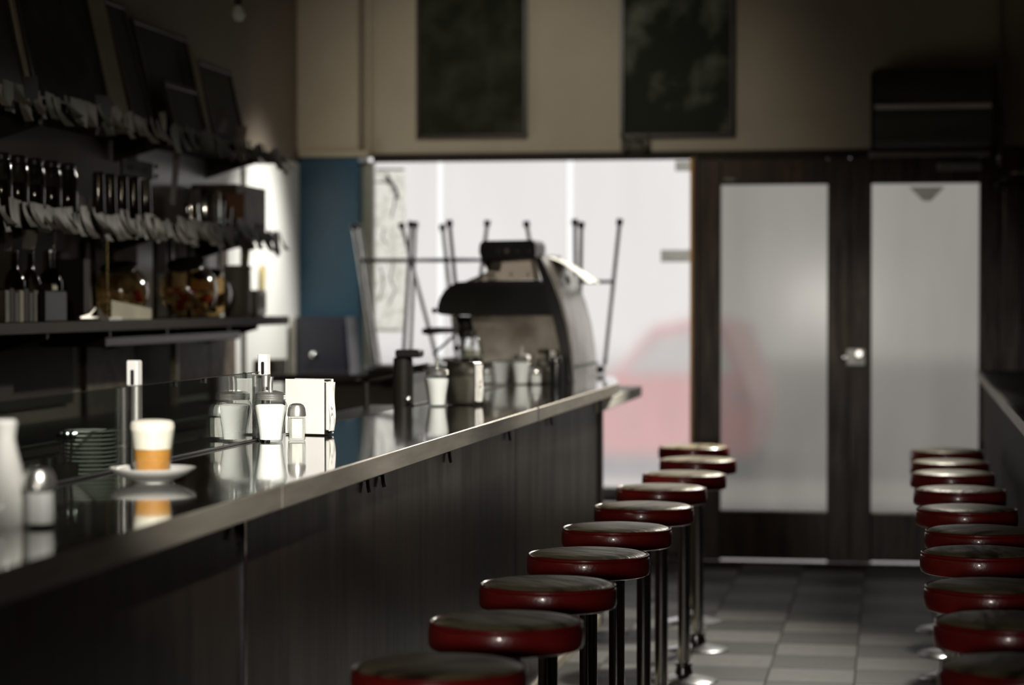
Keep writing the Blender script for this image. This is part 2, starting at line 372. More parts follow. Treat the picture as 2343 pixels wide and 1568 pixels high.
# street beyond the glass
struct('ground', MB().box((-14, YW + .16, -.2), (14, 60, -.12)), M['road'])
st = thing('kerb', 'pale paved strip outside, seen blurred below the red car', 'kerb', (-3, 18, -.12))
MB().box((-9, 16.9, -.12), (3.0, 18.9, -.06), .02).build('kerb_stone', M['kerb'], st)
car = thing('parked_car', 'red car parked in the street, blurred behind the whitened window', 'car', (-1.9, 20, -.12))
MB().prism([(-2.58, .10), (-2.62, .55), (-2.50, .72), (-2.28, .80), (-1.95, 1.18), (-1.60, 1.25), (-1.35, 1.18), (-1.20, .74), (-1.12, .55), (-1.14, .10)], 19.2, 22.8).build('car_body', M['car'], car)
for xx in (-2.45, -1.28):
    for yy in (19.9, 22.1): MB().tube([(xx - .09, yy, .16), (xx + .09, yy, .16)], .28, 20).build('wheel', M['tyre'], car)
MB().prism([(-2.20, .80), (-1.93, 1.10), (-1.60, 1.17), (-1.40, 1.10), (-1.28, .80)], 19.17, 19.22).build('rear_window', M['facade'], car)
for xx in (-2.45, -1.25): MB().box((xx - .07, 19.16, .55), (xx + .07, 19.21, .68), .01).build('tail_lamp', M['candy_r'], car)
MB().box((-2.6, 19.1, .12), (-1.13, 19.22, .26), .03).build('bumper', M['car'], car)

# ------------------------------------------------------------------ wall art, heater, pipes
def hung(name, label, cat, x0, x1, ybot, mt, bow=False):
    a = atY(x0, ybot, YW); b = atY(x1, ybot, YW)
    t = thing(name, label, cat, ((a.x + b.x) / 2, YW - .02, a.z))
    f = .022; zt = 3.35
    m = MB()
    m.box((a.x, YW - .035, a.z), (b.x, YW - .001, a.z + f), .003).box((a.x, YW - .035, zt - f), (b.x, YW - .001, zt), .003)
    m.box((a.x, YW - .034, a.z + f), (a.x + f, YW - .001, zt - f), .003).box((b.x - f, YW - .034, a.z + f), (b.x, YW - .001, zt - f), .003)
    m.build('frame', M['frame'], t)
    MB().box((a.x + f, YW - .022, a.z + f), (b.x - f, YW - .002, zt - f)).build('print', mt, t)
    return t
hung('wall_picture', 'tall dark framed picture hanging above the left half of the big window', 'picture', 955, 1208, 318, M['picture'])
hung('wall_picture', 'tall dark mossy picture with pale blotches hanging nearer the doors', 'picture', 1420, 1680, 316, M['picture2'])
bw = atY(1452, 328, YW - .05)
t = thing('ribbon_bow', 'crumpled dark ribbon hanging at lower left corner of the mossy picture', 'bow', (bw.x, YW - .05, bw.z))
MB().ball((bw.x, YW - .05, bw.z), .018).build('knot', M['heater'], t)
for sx in (-1, 1):
    MB().sheet(lambda u, v: V(bw.x + sx * (.012 + .062 * u), YW - .05 - .02 * math.sin(PI * u) * math.cos(PI * v), bw.z + (v - .5) * (.03 + .07 * u) + .01 * math.sin(8 * u)), 8, 6).build('ribbon_loop', M['heater'], t)
MB().sheet(lambda u, v: V(bw.x - .02 + .05 * u, YW - .045 - .01 * math.sin(5 * v), bw.z - .045 * v), 4, 5).build('ribbon_tail', M['heater'], t)
ht = thing('air_heater', 'olive enamel overdoor heater with a chrome strip above the right door', 'heater', (.2, YW - .1, 2.2))
a = atY(2002, 150, YW - .3); b = atY(2270, 342, YW - .3)
cy, cz, rr = YW - .14, (a.z + b.z) / 2, (a.z - b.z) / 2
pts = [(YW - .002, b.z), (YW - .14, b.z)] + [(YW - .14 - .16 * math.cos(q), cz + rr * math.sin(q)) for q in [(-PI / 2 + PI * k / 14) for k in range(1, 14)]] + [(YW - .14, a.z), (YW - .002, a.z)]
def xprism(mb, pts, x0, x1):
    A = [mb.bm.verts.new((x0, p_[0], p_[1])) for p_ in pts]; B = [mb.bm.verts.new((x1, p_[0], p_[1])) for p_ in pts]
    n = len(pts); mb.bm.faces.new(A); mb.bm.faces.new(B[::-1])
    for k in range(n): mb.bm.faces.new((A[k], B[k], B[(k + 1) % n], A[(k + 1) % n]))
    return mb
xprism(MB(), pts, a.x, b.x).build('housing', M['heater'], ht)
xprism(MB(), [(q0, cz + (q1 - cz) * .94) for q0, q1 in pts[1:-1]] + [(YW - .03, a.z - .02), (YW - .03, b.z + .02)][::1], a.x - .02, a.x - .001).build('end_cap', M['dark_g'], ht)
zs = atY(2130, 243, YW - .3).z
MB().box((a.x, YW - .308, zs - .012), (b.x, YW - .285, zs + .012), .004).build('pale_strip', M['plate'], ht)  # white enamel puts the chrome strip's bright reflection into its colour
MB().box((a.x - .03, YW - .2, b.z - .02), (b.x, YW - .002, b.z - .001), .003).build('drip_ledge', M['steel_dull'], ht)
px_ = atY(2288, 200, YW - .05).x
t = thing('wall_pipe', 'slim dark vertical pipe beside the overdoor heater', 'pipe', (px_, YW - .05, 2.1))
MB().tube([(px_, YW - .04, 2.10), (px_, YW - .04, HC)], .014).build('pipe_run', M['steel_dull'], t)
MB().tube([(px_, YW - .04, 2.42), (px_, YW - .04, 2.70)], .022).build('insulation_sleeve', M['canister'], t)
MB().box((px_ - .03, YW - .055, 2.30), (px_ + .03, YW, 2.32), .002).build('pipe_clip', M['steel_dull'], t)
px_ = atY(840, 200, YW - .05).x
t = thing('wall_pipe', 'beige painted pipe running down beside the corner column', 'pipe', (px_, YW - .03, 2.22))
MB().tube([(px_, YW - .03, 2.215), (px_, YW - .03, HC)], .018).build('pipe_run', M['wall'], t)
MB().lathe([(0, 0), (.028, 0), (.028, .03), (.018, .04)], (px_, YW - .03, 2.215), 16).build('pipe_collar', M['wall'], t)
q = atY(2304, 412, YW - .3)
t = thing('wall_bracket_shelf', 'small dark bracket shelf with glinting clips at the right edge', 'shelf', (q.x, YW - .2, q.z))
MB().box((.53, YW - .33, q.z - .035), (XR - .002, YW - .052, q.z - .012), .003).build('board', M['dark'], t)
MB().tube([(.54, YW - .32, q.z - .01), (.60, YW - .32, q.z + .035), (XR - .01, YW - .32, q.z + .035)], .006).build('rail', M['chrome_worn'], t)
for k in range(3): MB().ball((.62 + .05 * k, YW - .32, q.z + .035), .011).build('clip', M['chrome'], t)
q = atX(545, 30, -2.6)
t = thing('hanging_bulb', 'small pale hanging bulb near the top of the left wall', 'lamp', (q.x, q.y, q.z))
MB().lathe([(0, -.035), (.018, -.03), (.028, -.008), (.022, .015), (.012, .03)], q, 16).build('bulb', M['plate'], t)
MB().tube([q + V(0, 0, .03), q + V(0, 0, .07)], .014).build('socket', M['black'], t)
MB().tube([q + V(0, 0, .07), (q.x, q.y, HC)], .004).build('cord', M['black'], t)

# stickers and poster on the window
def flat(name, label, cat, x0, y0, x1, y1, mt, dy=-.004, th=.002):
    a = atY(x0, y1, YW + .018 + dy); b = atY(x1, y0, YW + .018 + dy)
    t = thing(name, label, cat, ((a.x + b.x) / 2, YW + .018 + dy, a.z))
    MB().box((a.x, YW + .018 + dy, a.z), (b.x, YW + .018 + dy + th, b.z)).build('sheet', mt, t)
    return t, a, b
def paper_mat(name, col, tr=.8):
    m = bpy.data.materials.new(name); m.use_nodes = True; nt = m.node_tree; N = nt.nodes; L = nt.links
    N.remove(N['Principled BSDF']); d = N.new('ShaderNodeBsdfDiffuse'); d.inputs[0].default_value = (*col, 1)
    tt = N.new('ShaderNodeBsdfTransparent'); x = N.new('ShaderNodeMixShader'); x.inputs[0].default_value = tr
    n = N.new('ShaderNodeTexNoise'); n.inputs['Scale'].default_value = 14
    r = N.new('ShaderNodeValToRGB'); r.color_ramp.elements[0].color = (.90, .90, .86, 1); r.color_ramp.elements[1].color = (1, 1, .97, 1)
    r.color_ramp.elements[0].position = .4; r.color_ramp.elements[1].position = .55
    tc = N.new('ShaderNodeTexCoord'); L.new(tc.outputs['Object'], n.inputs['Vector']); L.new(n.outputs[0], r.inputs[0]); L.new(r.outputs[0], tt.inputs[0])
    L.new(d.outputs[0], x.inputs[1]); L.new(tt.outputs[0], x.inputs[2]); L.new(x.outputs[0], N['Material Output'].inputs[0])
    return m
M['poster'] = paper_mat('backlit_tracing_paper', (.7, .7, .6), .95)
M['film'] = paper_mat('grey_sticker_film', (.35, .35, .33), .55)
t, a, b = flat('paper_poster', 'narrow backlit paper with a faint drawing, on the window beside the blue column', 'poster', 852, 387, 928, 762, M['poster'])
for pl, r_ in (([(862, 388), (925, 388)], .006), ([(885, 400), (893, 415), (905, 432), (910, 455)], .010), ([(880, 412), (900, 425), (896, 440)], .008), ([(855, 417), (890, 417)], .004), ([(905, 440), (902, 470), (895, 500)], .004),
               ([(880, 520), (874, 545), (888, 560)], .004), ([(900, 600), (893, 640), (905, 665), (888, 700)], .004), ([(870, 610), (878, 650), (866, 690)], .004), ([(852, 755), (926, 755)], .004)):
    MB().tube([atY(x_, y_, YW + .012) for x_, y_ in pl], r_, 6).build('ink_stroke', M['heater'], t)
t, a, b = flat('window_sticker', 'faint grey sticker strip on the window next to the door post', 'sticker', 1512, 572, 1580, 600, M['film'])
t, a, b = flat('window_sticker', 'grey sticker in the top right corner of the big window', 'sticker', 1545, 368, 1582, 392, M['film'])
a = atY(2080, 428, YW - .004); b = atY(2162, 460, YW - .004)
t = thing('door_sticker', 'dark triangular smudge at the top of the right door glass', 'sticker', ((a.x + b.x) / 2, YW - .004, a.z))
MB().prism([(a.x, a.z), (b.x, a.z), ((a.x + b.x) / 2 + .02, b.z), ((a.x + b.x) / 2 - .02, b.z)], YW - .006, YW - .003).build('sheet', M['film'], t)

# ------------------------------------------------------------------ the bar counter
ZC = 1.04
ct = thing('bar_counter', 'long dark bar counter with polished black top and worn brown front', 'counter', (-1.4, 6, 0))
ctop = [(-1.177, 1.6), (-1.177, 10.05), (-1.30, 10.95), (-1.62, 10.95), (-1.98, 10.95), (-1.98, 9.99), (-1.625, 9.99), (-1.625, 1.6)]
MB().slab(ctop, ZC - .012, ZC).build('worktop', M['black_top'], ct)
MB().box((-1.60, 1.6, ZC - .05), (-1.19, 10.0, ZC - .012)).box((-1.98, 9.99, ZC - .05), (-1.33, 10.94, ZC - .012)).build('substrate', M['dark'], ct)
for a_, b_ in ((1.6, 4.39), (4.394, 7.70), (7.725, 10.05)):
    MB().box((-1.19, a_, ZC - .048), (-1.175, b_, ZC - .001), .002).build('edge_band', M['edge'], ct)
MB().box((-1.19, 7.70, ZC - .048), (-1.172, 7.725, ZC), .001).build('edge_joint', M['chrome_worn'], ct)
MB().slab([(-1.175, 10.05), (-1.298, 10.95), (-1.312, 10.95), (-1.19, 10.05)], ZC - .048, ZC - .001).build('edge_band', M['edge'], ct)
seams = [1.6, 4.37, 7.70, 10.0]
for a_, b_ in zip(seams, seams[1:]):
    MB().box((-1.275, a_ + .004, .0), (-1.25, b_ - .004, ZC - .05), .002).build('front_panel', M['wood_v'], ct)
MB().box((-1.262, 4.362, 0), (-1.243, 4.378, ZC - .05), .002).build('seam_strip', M['chrome_worn'], ct)
MB().box((-1.60, 9.97, 0), (-1.25, 10.0, ZC - .05), .002).build('end_panel', M['wood_v'], ct)
MB().box((-1.29, 9.93, 0), (-1.235, 9.995, ZC - .052), .002).build('corner_post', M['wood_v'], ct)
MB().box((-1.60, 1.61, 0), (-1.57, 9.97, ZC - .05)).build('back_panel', M['dark'], ct)
MB().box((-1.275, 1.6, .0), (-1.238, 9.95, .045), .003).build('skirting', M['cream'], ct)
for (x_, y_) in ((848, 1118), (882, 1112), (1034, 1060), (1170, 1000), (1265, 1010), (550, 1220)):
    q = atX(x_, y_, -1.235)
    t = thing('counter_hook', 'small metal bag hook under the counter edge, ' + {848: 'left of the close pair in the middle', 882: 'right of the close pair in the middle', 1034: 'between the close pair and the edge joint', 1170: 'just below the edge joint', 1265: 'farthest, near the window end', 550: 'nearest, beside the bright panel seam'}[x_], 'hook', (-1.245, q.y, .95))
    MB().tube([(-1.244, q.y, .985), (-1.241, q.y, .950), (-1.238, q.y, .938)], .0045, 8).build('hook_rod', M['steel_dull'], t)
    MB().box((-1.25, q.y - .008, .965), (-1.245, q.y + .008, .99), .001).build('hook_plate', M['steel_dull'], t)
MB().box((-1.9, 10.0, 0), (-1.45, 10.9, ZC - .05)).build('end_pedestal', M['dark'], ct)
wc = thing('window_counter', 'dark side counter along the window behind the coffee machine', 'counter', (-2.2, 11.35, 0))
MB().box((-3.0, 11.0, ZC - .04), (-1.44, 11.75, ZC), .004).build('worktop', M['black_top'], wc)
MB().box((-2.95, 11.05, 0), (-1.5, 11.7, ZC - .04)).build('cabinet_body', M['dark'], wc)
MB().box((-1.42, 9.80, .915), (-1.245, 11.66, .968), .004).build('end_ledge', M['ledge'], ct)

# lower work bench behind the counter
bn = thing('work_bench', 'dark work bench on the barista side of the counter', 'bench', (-1.8, 6, 0))
MB().box((-2.05, 2.2, .95), (-1.66, 9.0, .985), .003).build('bench_top', M['dark_g'], bn)
MB().box((-2.02, 2.3, 0), (-1.66, 8.9, .95)).build('cupboard', M['dark'], bn)

# ------------------------------------------------------------------ stools
LEFT = [10.09, 9.276, 8.50, 7.87, 7.15, 6.46, 5.78, 5.15, 4.54, 3.95]
LX = [-.849, -.764, -.751, -.773, -.757, -.760, -.752, -.762, -.756, -.775]
RIGHT = [9.99, 9.30, 8.70, 7.95, 7.22, 6.55, 5.98, 5.27, 4.70, 4.12]
RXs = [.233, .227, .224, .229, .229, .247, .228, .228, .239, .237]
def make_stool():
    t = thing('bar_stool', 'red vinyl bar stool', 'stool', (0, 0, 0), 'red stools along the two counters')
    s = .771
    MB().lathe([(0, s), (.06, s - .0005), (.11, s - .002), (.135, s - .005), (.145, s - .009), (.1475, s - .014), (0, s - .014)], seg=48).build('seat_top', M['top'], t)
    b = MB().lathe([(.140, s - .016), (.1475, s - .010), (.1505, s - .008), (.1535, s - .010), (.1535, s - .014), (.1515, s - .016), (.154, s - .018), (.155, s - .022), (.1555, s - .036), (.155, s - .053), (.1525, s - .059), (.147, s - .062), (.10, s - .062), (0, s - .061)], seg=48).build('seat_band', M['red'], t)
    MB().lathe([(0, s - .0615), (.095, s - .0615), (.095, s - .066), (.034, s - .070), (.030, s - .09), (0, s - .09)], seg=28).build('swivel_plate', M['dark_g'], t)
    MB().lathe([(0, s - .09), (.024, s - .09), (.024, s - .105), (.020, s - .108), (.020, s - .115), (0, s - .115)], seg=24).build('brass_collar', M['brass'], t)
    MB().tube([(0, 0, .04), (0, 0, s - .115)], .0225, 24).build('pole', M['chrome'], t)
    MB().lathe([(0, .055), (.026, .055), (.030, .045), (.034, .026), (.07, .018), (.11, .010), (.125, .004), (.127, 0), (0, 0)], seg=40).build('base_plate', M['chrome_worn'], t)
    MB().lathe([(.023, .052), (.030, .054), (.033, .060), (.030, .066), (.023, .068)], seg=24).build('base_ring', M['chrome'], t)
    return t
nth = ['farthest', 'second from the window', 'third from the window', 'fourth from the window', 'fifth from the window', 'sixth from the window', 'seventh from the window', 'third from the camera', 'second from the camera', 'nearest the camera']
s0 = make_stool()
for i in range(10):
    lab = 'red vinyl bar stool in the long counter row, ' + nth[i]
    if i == 0: s0.location = (LX[0], LEFT[0], 0); s0['label'] = lab; s0['group'] = 'stools along the long counter'
    else: dup(s0, (LX[i], LEFT[i], 0), random.uniform(0, 6), lab, 'stools along the long counter')
for i in range(10):
    dup(s0, (RXs[i], RIGHT[i], 0), random.uniform(0, 6), 'dark red bar stool in the right row, ' + nth[i], 'stools along the right shelf')

# right wall shelf
rs = thing('wall_counter', 'narrow dark wall counter with a grey edge along the right wall', 'counter', (.6, 8, 1.0))
MB().slab([(.36, 2.0), (.455, 12.30), (XR - .002, 12.30), (XR - .002, 2.0)], 1.00, 1.035).build('worktop', M['dark_g'], rs)
MB().slab([(.345, 2.0), (.44, 12.30), (.455, 12.30), (.36, 2.0)], .995, 1.036).build('edge_band', M['steel_dull'], rs)
MB().slab([(.40, 2.0), (.475, 12.28), (.50, 12.28), (.425, 2.0)], .0, 1.0).build('front_panel', M['dark'], rs)

# ------------------------------------------------------------------ glass guards
def guard(name, label, y0, y1, zt):
    t = thing(name, label, 'glass guard', (-1.612, (y0 + y1) / 2, ZC))
    MB().box((-1.615, y0, ZC + .006), (-1.609, y1, zt)).build('pane', M['guard'], t)
    MB().box((-1.6155, y0, zt), (-1.6085, y1, zt + .0015)).build('top_edge', M['dark_g'], t)
    MB().box((-1.617, y0, ZC), (-1.607, y1, ZC + .006), .001).build('channel', M['black'], t)
    return t
y_end = atX(617, 850, -1.612).y
g1 = guard('glass_guard', 'low glass guard along the back edge of the counter behind the jars', 2.4, y_end, 1.215)
for x_ in (400, 468, 560):
    yy = atX(x_, 870, -1.612).y
    MB().box((-1.617, yy - .004, 1.203), (-1.607, yy + .004, 1.218), .001).build('edge_notch', M['black'], g1)
g2 = guard('glass_guard', 'second glass guard further along, in front of the coffee machine', atX(944, 900, -1.612).y, 9.9, 1.15)
def post(label, y, zt):
    t = thing('guard_post', label, 'post', (-1.598, y, ZC))
    x = -1.597
    MB().tube([(x, y, ZC), (x, y, zt - .03)], .0115, 20).build('tube', M['soft_chrome'], t)
    MB().box((x - .016, y - .016, zt - .055), (x + .012, y + .006, zt), .003, Rz(-.25), (x, y, zt)).build('head_plate', M['plate'], t)
    MB().box((x - .004, y - .0185, zt - .052), (x + .005, y - .015, zt - .020), .002, Rz(-.25), (x, y, zt)).build('slot', M['black'], t)
    MB().lathe([(0, 0), (.0118, 0), (.0118, .004), (.0118, .010), (0, .010)], (x, y, ZC), 20).build('foot', M['chrome'], t)
    return t
q = atX(312, 900, -1.597); post('upright chrome guard post with a slotted white head behind the coffee glass', q.y, 1.272)
q = atX(608, 900, -1.597); post('upright chrome guard post with a slotted white head behind the front sugar jar', q.y, 1.262)

# ------------------------------------------------------------------ condiments
def sugar_jar(label, loc, spout_a=0, group='glass sugar pourers on the counter'):
    t = thing('sugar_dispenser', label, 'sugar jar', loc, group)
    g = MB().lathe([(.0, .001), (.029, .001), (.031, .006), (.034, .035), (.039, .065), (.0425, .083), (.0435, .092), (.041, .100), (.036, .106), (.035, .111)], loc, 48, 12, .012)
    g.build('glass_body', M['glass'], t)
    MB().lathe([(.0, .006), (.0275, .006), (.0305, .035), (.0355, .065), (.0385, .083), (.0385, .092), (.030, .096), (0, .097)], loc, 36).build('sugar', M['sugar'], t)
    l = Vector(loc)
    MB().lathe([(.036, .107), (.0385, .107), (.039, .109), (.0378, .111), (.039, .113), (.0378, .115), (.039, .117), (.0378, .119), (.0385, .122), (.034, .126), (.012, .131), (0, .131)], loc, 36).build('screw_lid', M['soft_chrome'], t)
    MB().tube([l + V(0, 0, .128), l + V(0, 0, .150), l + V(.002, 0, .166)], .0065, 12).build('spout', M['soft_chrome'], t)
    return t
def shaker(label, loc, h=.093, r=.0225, fill='salt', group='small glass salt shakers'):
    t = thing('salt_shaker', label, 'salt shaker', loc, group)
    k = h / .093; rr = r / .0225
    P = lambda pr: [(a * rr, b * k) for a, b in pr]
    MB().lathe(P([(0, .001), (.020, .001), (.0215, .006), (.0225, .03), (.022, .05), (.0205, .062)]), loc, sides=10).build('glass_body', M['glass'], t)
    MB().lathe(P([(0, .007), (.0195, .007), (.0203, .03), (.0198, .055), (0, .056)]), loc, sides=10).build('salt', M[fill], t)
    MB().lathe(P([(.0205, .060), (.0222, .061), (.0222, .066), (.0205, .080), (.017, .088), (.010, .092), (0, .093)]), loc, 28).build('dome_lid', M['soft_chrome'], t)
    return t
j1 = atX(619, 1006, -1.562)
sugar_jar('sugar pourer in sharp focus between the guard post and the salt shaker', (-1.562, j1.y, ZC))
j2 = atZ(1000, 930, ZC)
sugar_jar('sugar pourer on the middle of the counter before the chrome napkin box', (j2.x, j2.y, ZC))
j3 = atZ(1193, 880, ZC)
sugar_jar('farthest sugar pourer, standing close to the coffee machine', (j3.x, j3.y, ZC))
q = atZ(679, 1008, ZC); shaker('salt shaker with domed chrome lid beside the sharp sugar pourer', (q.x, q.y, ZC), .096, .0242)
q = atZ(1226, 880, ZC); shaker('small salt shaker near the coffee machine', (q.x, q.y, ZC), .075, .026, 'sugar')
MB_ = None
def scribble(parent, x, y, z, mt, n=9, s=.012):
    m = MB(); random.seed(int(abs(x * 1e4)))
    pts = [V(x + (k / n - .5) * s * 1.6 * .8, y, z + s * .5 * math.sin(k * 2.3) + random.uniform(-.002, .002)) for k in range(n)]
    m.tube(pts, .0007, 5); return m.build('printed_script', mt, parent)
def napkin_box(label, c, w_, d_, h, rz, face, group='napkin dispensers on the counter'):
    t = thing('napkin_dispenser', label, 'napkin holder', c, group)
    c = Vector(c); R = Rz(rz)
    def bx(lo, hi, bev=0):
        return MB().box(c + V(*lo), c + V(*hi), bev, R, c)
    bx((-w_ / 2, -d_ / 2, .004), (w_ / 2, -d_ / 2 + .003, h), .001).build('front_plate', face, t)
    bx((-w_ / 2, d_ / 2 - .003, .004), (w_ / 2, d_ / 2, h), .001).build('rear_plate', face, t)
    bx((-w_ / 2, -d_ / 2 + .003, h - .006), (w_ / 2 - .004, d_ / 2 - .003, h - .001), .001).build('top_bar', M['chrome_worn'], t)
    bx((-w_ / 2, -d_ / 2 + .003, .001), (w_ / 2 - .004, d_ / 2 - .003, .010), .001).build('base', M['dark_g'], t)
    bx((-w_ / 2, -d_ / 2 + .003, .01), (-w_ / 2 + .004, d_ / 2 - .003, h - .006)).build('end_plate', M['chrome_worn'], t)
    bx((-w_ / 2 + .01, -d_ / 2 + .004, .01), (w_ / 2 - .001, -d_ / 2 + .013, h - .008)).build('gap_shade', M['dark_g'], t)  # dark box painting the shade of the gap behind the front plate
    m = MB(); n = 9
    for k in range(n):
        yy = -d_ / 2 + .016 + (d_ - .024) * k / (n - 1); e = random.uniform(.002, .010)
        def fn(u, v, yy=yy, e=e, k=k):
            return c + R @ V(-w_ / 2 + .01 + (w_ - .01 + e) * u, yy + .0018 * math.sin(6 * v + k) * u, .014 + (h - .022) * v + .0015 * math.sin(9 * u + k))
        m.sheet(fn, 8, 6)
    m.build('napkins', M['napkin'], t)
    def side(u, v):
        return c + R @ V(w_ / 2 + .006 + .003 * math.sin(7 * v) + .002 * math.sin(11 * u + 5 * v), -d_ / 2 + .014 + (d_ - .018) * u, .012 + (h - .020) * v)
    MB().sheet(side, 6, 10).build('napkin_fold', M['napkin'], t)
    return t, c, R
q = atZ(668, 1000, ZC); cx, cyy = q.x + .022, q.y + .10
t, c_, R_ = napkin_box('big white napkin dispenser with crumpled napkins behind the salt shaker', (cx, cyy, ZC), .120, .052, .150, -.28, M['plate'])
def fin(u, v): return c_ + R_ @ V(-.02 + .035 * v * (1 - u), -.026 - .012 * u * v, .075 + .055 * u + .0 * v)
scribble(t, c_.x + .063, c_.y - .018, ZC + .070, M['ink'], 10, .012); scribble(t, c_.x + .064, c_.y - .018, ZC + .056, M['ink'], 8, .009)
q = atZ(1050, 930, ZC)
t, c2, R2 = napkin_box('chrome napkin dispenser with red printed napkins behind the middle sugar pourer', (q.x, q.y + .10, ZC), .105, .060, .148, -.30, M['steel'])
scribble(t, c2.x + .058, c2.y - .02, ZC + .08, M['redink'], 10, .014); scribble(t, c2.x + .059, c2.y - .02, ZC + .064, M['ink'], 8, .010)
q = atZ(1243, 880, ZC)
napkin_box('small napkin dispenser by the coffee machine with pale napkins', (q.x, q.y + .06, ZC), .060, .05, .150, -.3, M['steel'])
q = atZ(1270, 882, ZC)
t = thing('black_tin', 'black tin standing beside the black trim of the coffee machine', 'tin', (q.x, q.y + .03, ZC))
MB().lathe([(0, 0), (.028, 0), (.029, .004), (.029, .095), (.027, .10), (0, .10)], (q.x, q.y + .03, ZC), 24).build('body', M['black'], t)
MB().lathe([(0, .10), (.025, .10), (.025, .118), (.02, .122), (0, .122)], (q.x, q.y + .03, ZC), 24).build('lid', M['chrome'], t)

# latte glass on saucer
q = atZ(349, 1103, ZC); L0 = (q.x, q.y, ZC)
t = thing('saucer', 'white saucer under the latte glass', 'saucer', L0)
MB().lathe([(0, .0), (.040, .0), (.043, .005), (.055, .009), (.072, .017), (.085, .027), (.086, .029), (.084, .029), (.068, .021), (.045, .013), (.024, .011), (0, .011)], L0, 56).build('dish', M['china'], t)
t = thing('latte_glass', 'faceted glass of milky coffee topped with thick foam on the saucer', 'coffee', (q.x, q.y, ZC + .0115))
L1 = (q.x, q.y, ZC + .0115)
MB().lathe([(0, .0), (.033, .0), (.0355, .004), (.0385, .05), (.043, .085), (.0435, .092)], L1, 48, 8, .012).build('glass_body', M['glass'], t)
MB().lathe([(0, .004), (.0325, .004), (.0350, .03), (.0368, .054), (0, .054)], L1, 48, 8, .012).build('coffee', M['coffee'], t)
MB().lathe([(0, .0545), (.0370, .0545), (.0400, .075), (.0420, .088), (.0435, .098), (.0425, .106), (.036, .1105), (.02, .1125), (0, .113)], L1, 40, 5, .008).build('milk_foam', M['foam'], t)

# near-left jars
q = atZ(90, 1207, ZC)
shaker('blurred salt shaker at the left edge, nearest the camera', (q.x, q.y, ZC), .095, .026, 'sugar')
q = atZ(12, 1203, ZC)
t = thing('cream_jug', 'blurred white pear-shaped jug at the left edge of the counter', 'jug', (q.x, q.y, ZC))
MB().lathe([(0, 0), (.036, 0), (.040, .01), (.038, .04), (.030, .08), (.021, .115), (.016, .14), (.018, .155), (.020, .165), (.016, .17), (0, .17)], (q.x, q.y, ZC), 36).build('body', M['china'], t)
MB().tube([(q.x - .017, q.y, ZC + .15), (q.x - .035, q.y, ZC + .14), (q.x - .040, q.y, ZC + .10), (q.x - .028, q.y, ZC + .07)], .004, 8).build('handle', M['china'], t)
# bench things: stacked saucers, spoons, glass shaker
ZB = .985
q = atX(207, 1100, -1.74); sy = q.y
s1 = thing('stacked_saucer', 'white saucer in the stack behind the glass guard', 'saucer', (-1.74, sy, ZB), 'saucers stacked behind the glass guard')
MB().lathe([(0, 0), (.024, 0), (.026, .003), (.045, .006), (.0565, .0085), (.0575, .0100), (.0565, .0110), (.044, .009), (.026, .006), (0, .006)], (-1.74, sy, ZB), 40).build('dish', M['china'], s1)
ORD = ['first', 'second', 'third', 'fourth', 'fifth', 'sixth', 'seventh', 'eighth', 'ninth', 'tenth', 'eleventh', 'twelfth', 'thirteenth', 'fourteenth']
s1['label'] = 'bottom white saucer of the stack behind the glass guard'
for k in range(1, 14): dup(s1, (-1.74 + random.uniform(-.002, .002), sy + random.uniform(-.002, .002), ZB + k * .0092), label='topmost white saucer of the stack behind the glass guard' if k == 13 else 'white saucer in the stack behind the glass guard, %s from the bottom' % ORD[k])
q = atX(152, 1050, -1.70)
t = thing('cutlery_cup', 'dark cup full of upright teaspoons left of the saucer stack', 'cup', (-1.70, q.y, ZB))
MB().lathe([(0, 0), (.022, 0), (.026, .075), (.024, .075), (.020, .004), (0, .004)], (-1.70, q.y, ZB), 24).build('cup', M['dark_g'], t)
for k in range(7):
    a_ = k * 2.4; e = V(.014 * math.cos(a_), .014 * math.sin(a_), 0); cc = V(-1.70, q.y, ZB)
    s_ = thing('teaspoon', 'steel teaspoon standing in the dark cutlery cup', 'spoon', cc + e * .3 + V(0, 0, .01), 'teaspoons in the cutlery cup')
    MB().tube([cc + e * .3 + V(0, 0, .01), cc + e + V(0, 0, .12)], .0017, 6).build('handle', M['chrome'], s_)
    MB().ball(cc + e * 1.05 + V(0, 0, .132), .013, 1, (.7, .25, 1)).build('bowl', M['chrome'], s_)
q = atX(112, 1060, -1.72)
t = thing('sugar_shaker', 'dim glass shaker with chrome lid at far left behind the guard', 'shaker', (-1.72, q.y, ZB))
MB().lathe([(0, 0), (.020, 0), (.021, .06), (.017, .065)], (-1.72, q.y, ZB), 20).build('glass_body', M['dark_glass'], t)
MB().lathe([(.017, .063), (.021, .064), (.019, .09), (0, .098)], (-1.72, q.y, ZB), 20).build('lid', M['chrome_worn'], t)
q = atX(282, 990, -1.85)
t = thing('metal_bowl', 'small dark bowl with a glint behind the latte glass', 'bowl', (-1.85, q.y, ZB))
MB().lathe([(0, 0), (.02, 0), (.045, .03), (.055, .06), (.053, .06), (.042, .032), (0, .006)], (-1.85, q.y, ZB), 28).build('bowl', M['chrome_worn'], t)
